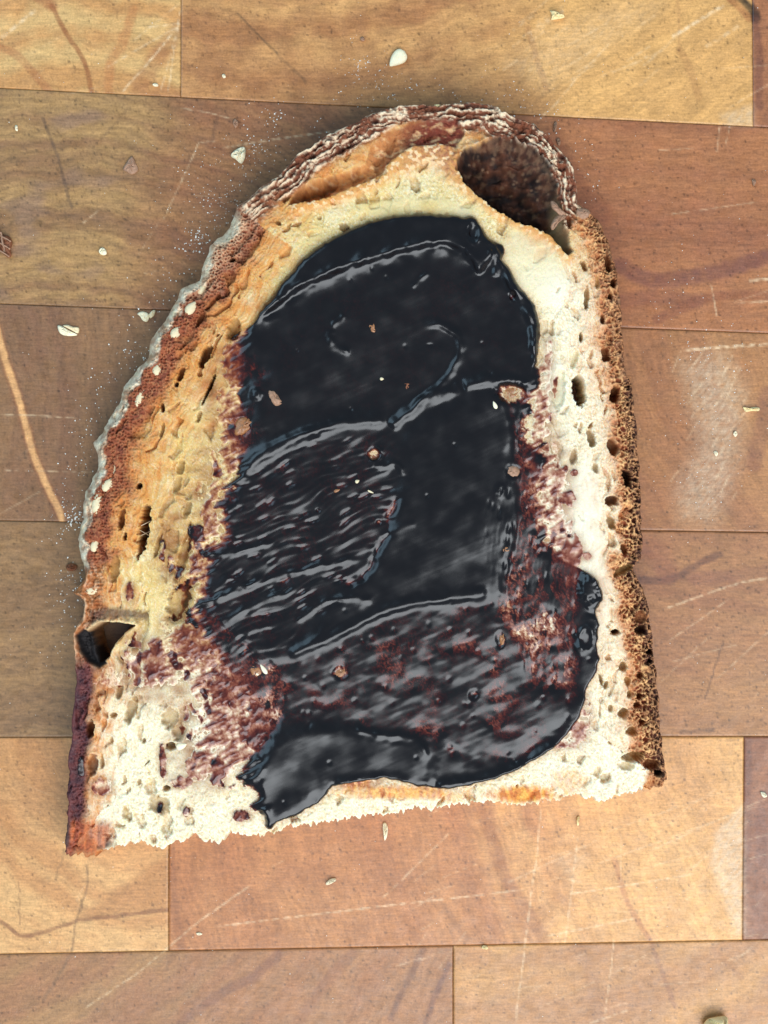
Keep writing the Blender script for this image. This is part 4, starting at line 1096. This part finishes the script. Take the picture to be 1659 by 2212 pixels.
def seed_mesh(name, ln, wd, ht, mat, parent, loc, rot, tip=0.55, tilt=(0, 0)):
    """teardrop seed lying flat: rounded at one end, pointed at the other"""
    n, mm = 14, 12
    vs, fs = [], []
    for i in range(n + 1):
        t = i / n
        x = (t - 0.5) * ln
        r = math.sin(math.pi * min(1, t ** tip)) ** 0.75 if 0 < t < 1 else 0.0
        for j in range(mm):
            a = 2 * math.pi * j / mm
            k = 1 + 0.05 * math.sin(3 * a + 5 * t)
            vs.append((x, 0.5 * wd * r * math.cos(a) * k, 0.5 * ht * r * math.sin(a) * k + 0.5 * ht))
    for i in range(n):
        for j in range(mm):
            fs.append((i * mm + j, (i + 1) * mm + j, (i + 1) * mm + (j + 1) % mm, i * mm + (j + 1) % mm))
    o = mesh_np(name, np.array(vs), np.array(fs), mat, parent)
    o.location = loc
    o.rotation_euler = (tilt[0], tilt[1], rot)
    return o


def chip_mesh(name, pts, ht, mat, parent, loc, seed=0, dome=0.5, lift=0.0, rough_=0.25, curl=0.0):
    """irregular chip with its own outline (list of mm offsets), thickness, a lumpy top and a flat base"""
    r = np.random.default_rng(seed + 100)
    p = np.array(smooth_pts([(a, b) for a, b in pts], 3, True)) * 1e-3
    c = p.mean(0)
    n = len(p)
    rings = [1.0, 0.8, 0.5, 0.22]
    vs = []
    for k, s in enumerate(rings):
        for i in range(n):
            q_ = c + (p[i] - c) * s
            zz = ht * (0.45 + dome * (1 - s ** 2)) * 1e-3 * (1 + rough_ * r.normal()) if k else ht * 0.28e-3
            vs.append((q_[0], q_[1], zz + lift * 1e-3 * (q_[0] - c[0]) / 1e-3 + curl * ((q_[0] - c[0]) ** 2) * 1e3))
    base = len(vs)
    for i in range(n):
        vs.append((p[i][0] * 0.96 + c[0] * 0.04, p[i][1] * 0.96 + c[1] * 0.04, lift * (p[i][0] - c[0]) + curl * ((p[i][0] - c[0]) ** 2) * 1e3))
    top = len(vs); vs.append((c[0], c[1], ht * (0.45 + dome) * 1e-3))
    bot = len(vs); vs.append((c[0], c[1], 0))
    fs = []
    for k in range(len(rings) - 1):
        for i in range(n):
            j = (i + 1) % n
            fs += [(k * n + i, k * n + j, (k + 1) * n + j), (k * n + i, (k + 1) * n + j, (k + 1) * n + i)]
    k = len(rings) - 1
    for i in range(n):
        j = (i + 1) % n
        fs.append((k * n + i, k * n + j, top))
        fs += [(base + i, i, j)[::-1], (base + i, j, base + j)[::-1]]
        fs.append((bot, base + j, base + i))
    me_v = np.array(vs); me_v[:, 2] -= me_v[:, 2].min()
    o = mesh_np(name, me_v, np.array(fs), mat, parent, smooth=True)
    o.location = loc
    return o


def poly(u, v, pts):
    """layout-unit outline around (u, v) -> mm offsets on the board"""
    return [((a - u) * 0.1, (v - b) * 0.1) for a, b in pts]


# seeds baked into the floury skin (parts of the slice)
for i, (a, b, l, w_, ang) in enumerate([(411, 664, 30, 20, 55), (379, 716, 28, 19, 50), (338, 797, 24, 18, 70), (300, 857, 44, 15, 68), (246, 1010, 34, 20, 60), (231, 1047, 30, 20, 55),
                                        (208, 1086, 46, 20, 82), (203, 1178, 28, 16, 75), (199, 1276, 26, 17, 10), (433, 622, 22, 16, 50)]):
    x, y = PB(a, b)
    seed_mesh('sesame_seed', 1.15 * l * KB, 1.1 * w_ * KB, 14 * KB, M_seedk, slice_, (x, y, height_at(a, b, B) * 1e-3 - 10 * KB), math.radians(ang), 0.8, (0.0, 0.0))
# seeds, crumbs caught in the spread (parts of the slice)
for (a, b, l, w_, ang, m) in [(570, 1445, 26, 10, 125, M_seedw), (1068, 876, 18, 9, 115, M_seedw), (825, 819, 9, 7, 0, M_seed), (392, 1612, 24, 15, 20, M_seedw), (557, 1453, 12, 7, 80, M_seedw),
                              (772, 1040, 10, 8, 30, M_seed), (800, 1062, 18, 5, -25, M_seed), (728, 1060, 14, 7, 20, M_amber)]:
    x, y = PB(a, b)
    seed_mesh('sesame_seed' if m is not M_amber else 'crumb_fragment', l * KB, w_ * KB, 0.55 * w_ * KB, m, slice_, (x, y, height_at(a, b, TOPH) * 1e-3 - 0.0001), math.radians(ang), 0.7)
for i, (a, b, pts, h, m) in enumerate([
        (593, 862, [(580, 845), (594, 846), (606, 862), (610, 872), (596, 878), (584, 862)], 1.0, M_flake),
        (525, 920, [(512, 908), (532, 898), (548, 906), (545, 922), (522, 940), (506, 938)], 1.1, M_amber),
        (805, 711, [(797, 700), (808, 698), (813, 712), (808, 722), (798, 716)], 0.5, M_amber),
        (1108, 1020, [(1092, 1012), (1108, 1004), (1122, 1014), (1118, 1030), (1104, 1032), (1094, 1024)], 0.9, M_flake),
        (1100, 846, [(1080, 834), (1104, 832), (1126, 838), (1116, 856), (1102, 874), (1092, 858)], 0.7, M_amber),
        (1088, 1186, [(1080, 1180), (1096, 1178), (1100, 1190), (1086, 1196)], 0.35, M_amber),
        (735, 1455, [(722, 1450), (742, 1442), (752, 1452), (738, 1464), (724, 1464)], 0.7, M_amber),
        (560, 1452, [(540, 1440), (560, 1436), (566, 1456), (548, 1462)], 0.6, M_amber),
        (1085, 1380, [(1078, 1370), (1092, 1368), (1094, 1392), (1082, 1396)], 0.7, M_amber),
        (880, 835, [(872, 828), (886, 826), (888, 842), (876, 842)], 0.4, M_brown)]):
    x, y = PB(a, b)
    chip_mesh('crumb_fragment', [((p[0] - a) * KB * 1e3, (b - p[1]) * KB * 1e3) for p in pts], h, m, slice_, (x, y, height_at(a, b, TOPH) * 1e-3 - 0.00025), 40 + i)
# torn shreds standing on the crust at the right shoulder
for i, (a, b, pts, h) in enumerate([(1205, 452, [(1190, 434), (1200, 436), (1212, 452), (1224, 462), (1214, 468), (1200, 456), (1192, 448)], 1.2),
                                    (1208, 478, [(1190, 486), (1200, 468), (1216, 462), (1224, 468), (1208, 480), (1198, 494), (1192, 496)], 1.2),
                                    (1262, 462, [(1246, 452), (1266, 450), (1276, 460), (1264, 474), (1248, 468)], 1.2)]):
    x, y = PB(a, b)
    chip_mesh('crumb_shred', [((p[0] - a) * KB * 1e3, (b - p[1]) * KB * 1e3) for p in pts], h, M_flake, slice_, (x, y, 0.0124), 60 + i)


def strand(pts, r0=0.00006):
    n = len(pts); vs = []; fs = []
    for i, p in enumerate(pts):
        for j in range(5):
            a = 2 * math.pi * j / 5
            vs.append((p[0] + r0 * math.cos(a), p[1] + r0 * math.sin(a) * 0.7, p[2] + r0 * math.sin(a)))
    for i in range(n - 1):
        for j in range(5):
            fs.append((i * 5 + j, i * 5 + (j + 1) % 5, (i + 1) * 5 + (j + 1) % 5, (i + 1) * 5 + j))
    return mesh_np('gluten_strand', np.array(vs), np.array(fs), M_seedw, slice_)


for p0, p1, z0, z1 in [((296, 1138), (322, 1126), 10.5, 11.2), ((298, 1146), (318, 1158), 10.2, 10.0), ((298, 1158), (320, 1148), 9.6, 10.4), ((297, 1190), (312, 1168), 6.0, 9.4),
                       ((296, 1175), (306, 1205), 8.5, 8.0), ((452, 846), (462, 838), 11.5, 11.8)]:
    pts = []
    for i in range(7):
        t = i / 6
        x, y = PB(p0[0] + (p1[0] - p0[0]) * t, p0[1] + (p1[1] - p0[1]) * t)
        pts.append((x, y, (z0 + (z1 - z0) * t - 0.5 * math.sin(math.pi * t)) * 1e-3))
    strand(pts, 0.00009)


# loose things on the board
def loose(name, u, v, pts, ht, mat, label, cat, seed, dome=0.5, lift=0.0, z=0.0, group=None, curl=0.0):
    x, y = PT(u, v)
    o = chip_mesh(name, poly(u, v, pts), ht, mat, None, (x, y, z + 0.00003), seed, dome, lift, 0.4, curl)
    return tag(o, label, cat, group)


x, y = PT(858, 129)
tag(seed_mesh('sesame_seed', 0.0046, 0.0032, 0.0015, M_seedw, None, (x, y, 0.00003), math.radians(225), 0.62),
    'cream teardrop sesame seed lying alone on the board above the crust', 'seed')
GR = 'crumbs and flakes scattered on the board'
loose('bread_crumb', 1202, 35, [(1188, 24), (1204, 28), (1219, 36), (1216, 40), (1200, 43), (1190, 44), (1192, 34)], 1.4, M_yellow, 'yellow toasted crumb near the top edge, right of the sesame seed', 'crumb', 1, group=GR)
loose('seed_flake', 517, 336, [(499, 338), (508, 326), (527, 318), (531, 330), (528, 346), (521, 355), (510, 346)], 1.6, M_seedw, 'pale triangular seed chip beside the upper left crust', 'seed', 2, 0.4, group=GR)
loose('crust_flake', 284, 358, [(266, 366), (276, 348), (286, 338), (293, 352), (299, 368), (286, 378), (274, 372)], 0.9, M_flake, 'brown kite-shaped crust flake left of the pale triangular seed chip', 'flake', 3, 0.2, group=GR)
loose('crust_flake', 509, 267, [(503, 264), (508, 257), (515, 264), (514, 272), (509, 278), (505, 272)], 0.8, M_flake, 'tiny brown flake lying above the pale triangular seed chip', 'flake', 4, 0.3, group=GR)
loose('seed_flake', 223, 544, [(214, 542), (221, 535), (229, 540), (231, 549), (224, 552), (217, 549)], 0.9, M_seedw, 'small pinkish white chip lying alone on the dark ringed block at left', 'seed', 5, 0.3, group=GR)
hull = empty('seed_flake', (*PT(316, 683), 0.00003))
tag(hull, 'two joined translucent seed hulls touching the glue line by the left crust', 'seed', GR)
chip_mesh('hull_half', poly(316, 683, [(297, 678), (308, 673), (321, 678), (322, 688), (317, 696), (308, 692), (303, 684)]), 0.9, M_seedw, hull, (0, 0, 0), 6, 0.3)
chip_mesh('hull_half', poly(316, 683, [(322, 680), (330, 671), (336, 671), (333, 682), (325, 688)]), 0.9, M_seed, hull, (0, 0, 0), 7, 0.3)
hull = empty('seed_hull', (*PT(148, 713), 0.00003))
tag(hull, 'split oblong seed hull, cream with a grey crease, left of the bread', 'seed', GR)
chip_mesh('hull_half', poly(148, 713, [(125, 705), (132, 704), (150, 714), (168, 723), (160, 726), (144, 726), (130, 720)]), 1.2, M_seedw, hull, (0, 0, 0), 8, 0.35)
chip_mesh('hull_half', poly(148, 713, [(136, 704), (146, 702), (158, 706), (171, 708), (171, 718), (166, 720), (152, 712)]), 1.0, M_seed, hull, (0, 0, 0), 9, 0.3)
# lacy crust fragment cut by the left edge of the picture
frag = empty('crust_fragment', (*PT(4, 525), 0.00003))
tag(frag, 'reddish brown lacy crust fragment cut off by the left edge of the picture', 'crust', GR)
chip_mesh('flake_body', poly(4, 525, [(-20, 488), (-4, 494), (8, 508), (22, 512), (28, 526), (24, 540), (26, 552), (20, 558), (6, 548), (-8, 540), (-24, 520)]), 2.0, M_brown, frag, (0, 0, 0), 10, 0.25)
for i, (p0, p1) in enumerate([((-18, 500), (26, 524)), ((-10, 520), (24, 540)), ((-14, 534), (22, 556)), ((6, 506), (14, 548)), ((-2, 496), (2, 536))]):
    o = strand([(((p0[0] + (p1[0] - p0[0]) * t / 5) - 4) * KP, (525 - (p0[1] + (p1[1] - p0[1]) * t / 5)) * KP, 0.0018 + 0.0003 * math.sin(t * 1.9 + i)) for t in range(6)], 0.00025)
    o.name = 'cell_wall'; o.parent = frag; o.data.materials[0] = M_flake
loose('bread_crumb', 831, 1796, [(827, 1779), (834, 1777), (838, 1790), (836, 1806), (831, 1815), (828, 1802)], 1.3, M_white, 'white upright sliver of crumb just below the bread\'s cut edge', 'crumb', 11, group=GR)
loose('bread_crumb', 714, 1903, [(704, 1907), (712, 1899), (724, 1896), (726, 1901), (716, 1908), (706, 1911)], 1.2, M_white, 'white oblong crumb on the lower middle block below the drip', 'crumb', 12, group=GR)
loose('bread_crumb', 1543, 2206, [(1520, 2204), (1530, 2196), (1556, 2191), (1568, 2193), (1568, 2214), (1560, 2226), (1528, 2226), (1516, 2214)], 3.4, M_yellow, 'pale yellow crumb cut off by the bottom edge at right', 'crumb', 13, group=GR)
loose('bread_crumb', 1623, 884, [(1604, 879), (1612, 884), (1624, 880), (1640, 881), (1638, 888), (1622, 888), (1610, 890)], 0.9, M_yellow, 'thin yellow shred of crumb near the right edge of the picture', 'crumb', 14, group=GR)
loose('bread_crumb', 1199, 275, [(1197, 266), (1202, 264), (1203, 274), (1199, 286), (1195, 284)], 0.9, M_flake, 'beige shred just outside the top right bend of the crust', 'crumb', 15, group=GR)
loose('bread_crumb', 1206, 307, [(1202, 302), (1208, 300), (1211, 310), (1206, 316)], 0.8, M_flake, 'tan bit below the beige shred at the crust\'s right bend', 'crumb', 16, group=GR)
loose('bread_crumb', 1047, 2046, [(1040, 2047), (1045, 2041), (1053, 2044), (1054, 2049), (1046, 2050)], 0.9, M_yellow, 'pale crumb lying on the lowest glue line near the dark banded block', 'crumb', 17, group=GR)
loose('bread_crumb', 1248, 1772, [(1247, 1764), (1252, 1763), (1250, 1770), (1250, 1781), (1246, 1782), (1245, 1772)], 0.7, M_yellow, 'tiny yellow curl below the toasted part of the cut edge', 'crumb', 18, group=GR)
loose('bread_crumb', 430, 2017, [(424, 2015), (434, 2014), (437, 2018), (428, 2020)], 0.6, M_white, 'flat white speck right of the pale block, below the long scratch', 'crumb', 19, group=GR)
loose('bread_crumb', 336, 184, [(330, 182), (340, 181), (342, 187), (333, 187)], 0.7, M_white, 'white speck among the scratches on the pale top left block', 'crumb', 20, group=GR)
loose('bread_crumb', 484, 165, [(480, 162), (486, 161), (488, 168), (482, 169)], 0.8, M_white, 'white dot right of the pale scratched block near the top', 'crumb', 21, group=GR)
loose('bread_crumb', 36, 277, [(33, 272), (38, 272), (39, 283), (34, 282)], 0.6, M_white, 'white upright speck near the left edge under the pale top left block', 'crumb', 22, group=GR)
loose('crust_flake', 1629, 395, [(1624, 388), (1633, 391), (1629, 402), (1626, 401)], 0.7, M_flake, 'pinkish triangular flake by the right edge, upper part of the board', 'flake', 23, group=GR)
loose('bread_crumb', 1649, 1716, [(1642, 1710), (1652, 1712), (1657, 1720), (1648, 1722)], 0.8, M_white, 'white chip on the dark block at the right edge', 'crumb', 24, group=GR)
loose('bread_crumb', 155, 1225, [(143, 1224), (150, 1217), (164, 1219), (167, 1227), (158, 1233), (147, 1232)], 1.2, M_brown, 'reddish brown crumb against the left crust above the burst bubble', 'crumb', 25, group=GR)
loose('bread_crumb', 1588, 938, [(1583, 936), (1589, 931), (1592, 939), (1587, 944)], 0.7, M_white, 'white drop-shaped speck on the scuffed wood right of the bread', 'crumb', 26, group=GR)
loose('bread_crumb', 1546, 980, [(1541, 977), (1547, 974), (1551, 981), (1546, 986)], 0.7, M_white, 'white speck below the drop-shaped speck on the scuffed wood', 'crumb', 27, group=GR)
loose('bread_crumb', 783, 85, [(778, 83), (785, 80), (788, 88), (781, 90)], 0.7, M_flake, 'small beige bit left of the sesame seed, near the top edge', 'crumb', 28, group=GR)
xb, yb = PB(945, 229)
o = chip_mesh('bread_crumb', [((p[0] - 945) * 0.096, (229 - p[1]) * 0.096) for p in [(937, 224), (946, 221), (954, 224), (952, 233), (944, 236), (938, 232)]], 1.2, M_yellow, None, (xb, yb, max(height_at(945, 236, B), 3) * 1e-3 - 0.001), 29)
tag(o, 'little yellow crumb clinging to the outer rim of the top crust', 'crumb', GR)

# ------------------------------------------------------------------ flour dust, and pale specks in place of glints on the wood
M_flour_glint = mat_plain('flour', L(240, 232, 220), 0.6, 0.4, 0.05, 3000, 0.1)  # also colours the specks that imitate glints
out_pts = np.array([o_[:2] for o_ in OUT])
r = np.random.default_rng(11)
pos = []
for i in range(len(OUT)):
    if OUT[i][4] > 0.3 or OUT[i][7] > 0.2:                     # along the floury crust
        nx = -(OUT[(i + 1) % len(OUT)][1] - OUT[i - 1][1]); ny = OUT[(i + 1) % len(OUT)][0] - OUT[i - 1][0]
        nl = math.hypot(nx, ny); nx, ny = nx / nl, ny / nl
        if inside(np.array([OUT[i][0] + 8 * nx]), np.array([OUT[i][1] + 8 * ny]), OUT)[0]:
            nx, ny = -nx, -ny
        for _ in range(11 if OUT[i][4] > 0.8 else 7):
            d_ = abs(r.normal()) * 26 + 4
            pos.append((OUT[i][0] + nx * d_ + r.normal() * 16, OUT[i][1] + ny * d_ + r.normal() * 16, r.uniform(0.4, 1.4)))
for (a, b, n, s, z) in [(320, 760, 40, 18, 1.2), (160, 1120, 50, 14, 1.6), (425, 520, 30, 14, 1.6), (560, 320, 40, 16, 1.1), (600, 250, 14, 10, 1.6), (775, 145, 50, 26, 1.1), (830, 180, 40, 30, 1.0),
                        (175, 1255, 40, 16, 1.4), (575, 245, 20, 20, 1.2), (1520, 760, 60, 50, 1.0), (1540, 900, 60, 60, 1.0), (1500, 1050, 50, 50, 1.0), (1480, 640, 30, 50, 0.9), (430, 400, 80, 70, 0.9), (480, 440, 60, 40, 1.0)]:  # clusters right of the bread stand in for glints on the wood
    for _ in range(n):
        pos.append((a + r.normal() * s, b + r.normal() * s, z * r.uniform(0.4, 1.1)))
for _ in range(520):
    pos.append((r.uniform(0, 1659), r.uniform(0, 2212), r.uniform(0.3, 0.85)))
vs, fs = [], []
P_ = np.array(pos)
keep_ = ~inside(P_[:, 0], P_[:, 1], [(CU + (o_[0] - CU) * 0.965, CV + (o_[1] - CV) * 0.965) for o_ in OUT])
for (a, b, s) in P_[keep_]:
    x, y = PT(a, b)
    e = s * 1.5e-4
    k0 = len(vs); an_ = r.uniform(0, 6.28); st = r.uniform(0.4, 1.0)
    ca, sa = math.cos(an_), math.sin(an_)
    for (px, py, pz) in [(1, 0, 0.3), (0, st, 0.3), (-1, 0, 0.3), (0, -st, 0.3), (0.1, 0, 0.9), (0, 0, 0)]:
        jx, jy = px + r.normal() * 0.15, py + r.normal() * 0.15
        vs.append((x + e * (jx * ca - jy * sa), y + e * (jx * sa + jy * ca), e * pz + 0.00002))
    for t_ in [(0, 1, 4), (1, 2, 4), (2, 3, 4), (3, 0, 4), (1, 0, 5), (2, 1, 5), (3, 2, 5), (0, 3, 5)]:
        fs.append(tuple(k0 + q_ for q_ in t_))
tag(mesh_np('flour_and_glint_specks', np.array(vs), np.array(fs), M_flour_glint, None, smooth=False), 'white flour dust and tiny specks around the crust, with pale specks standing in for glints on the wood at right', 'flour', kind='stuff')
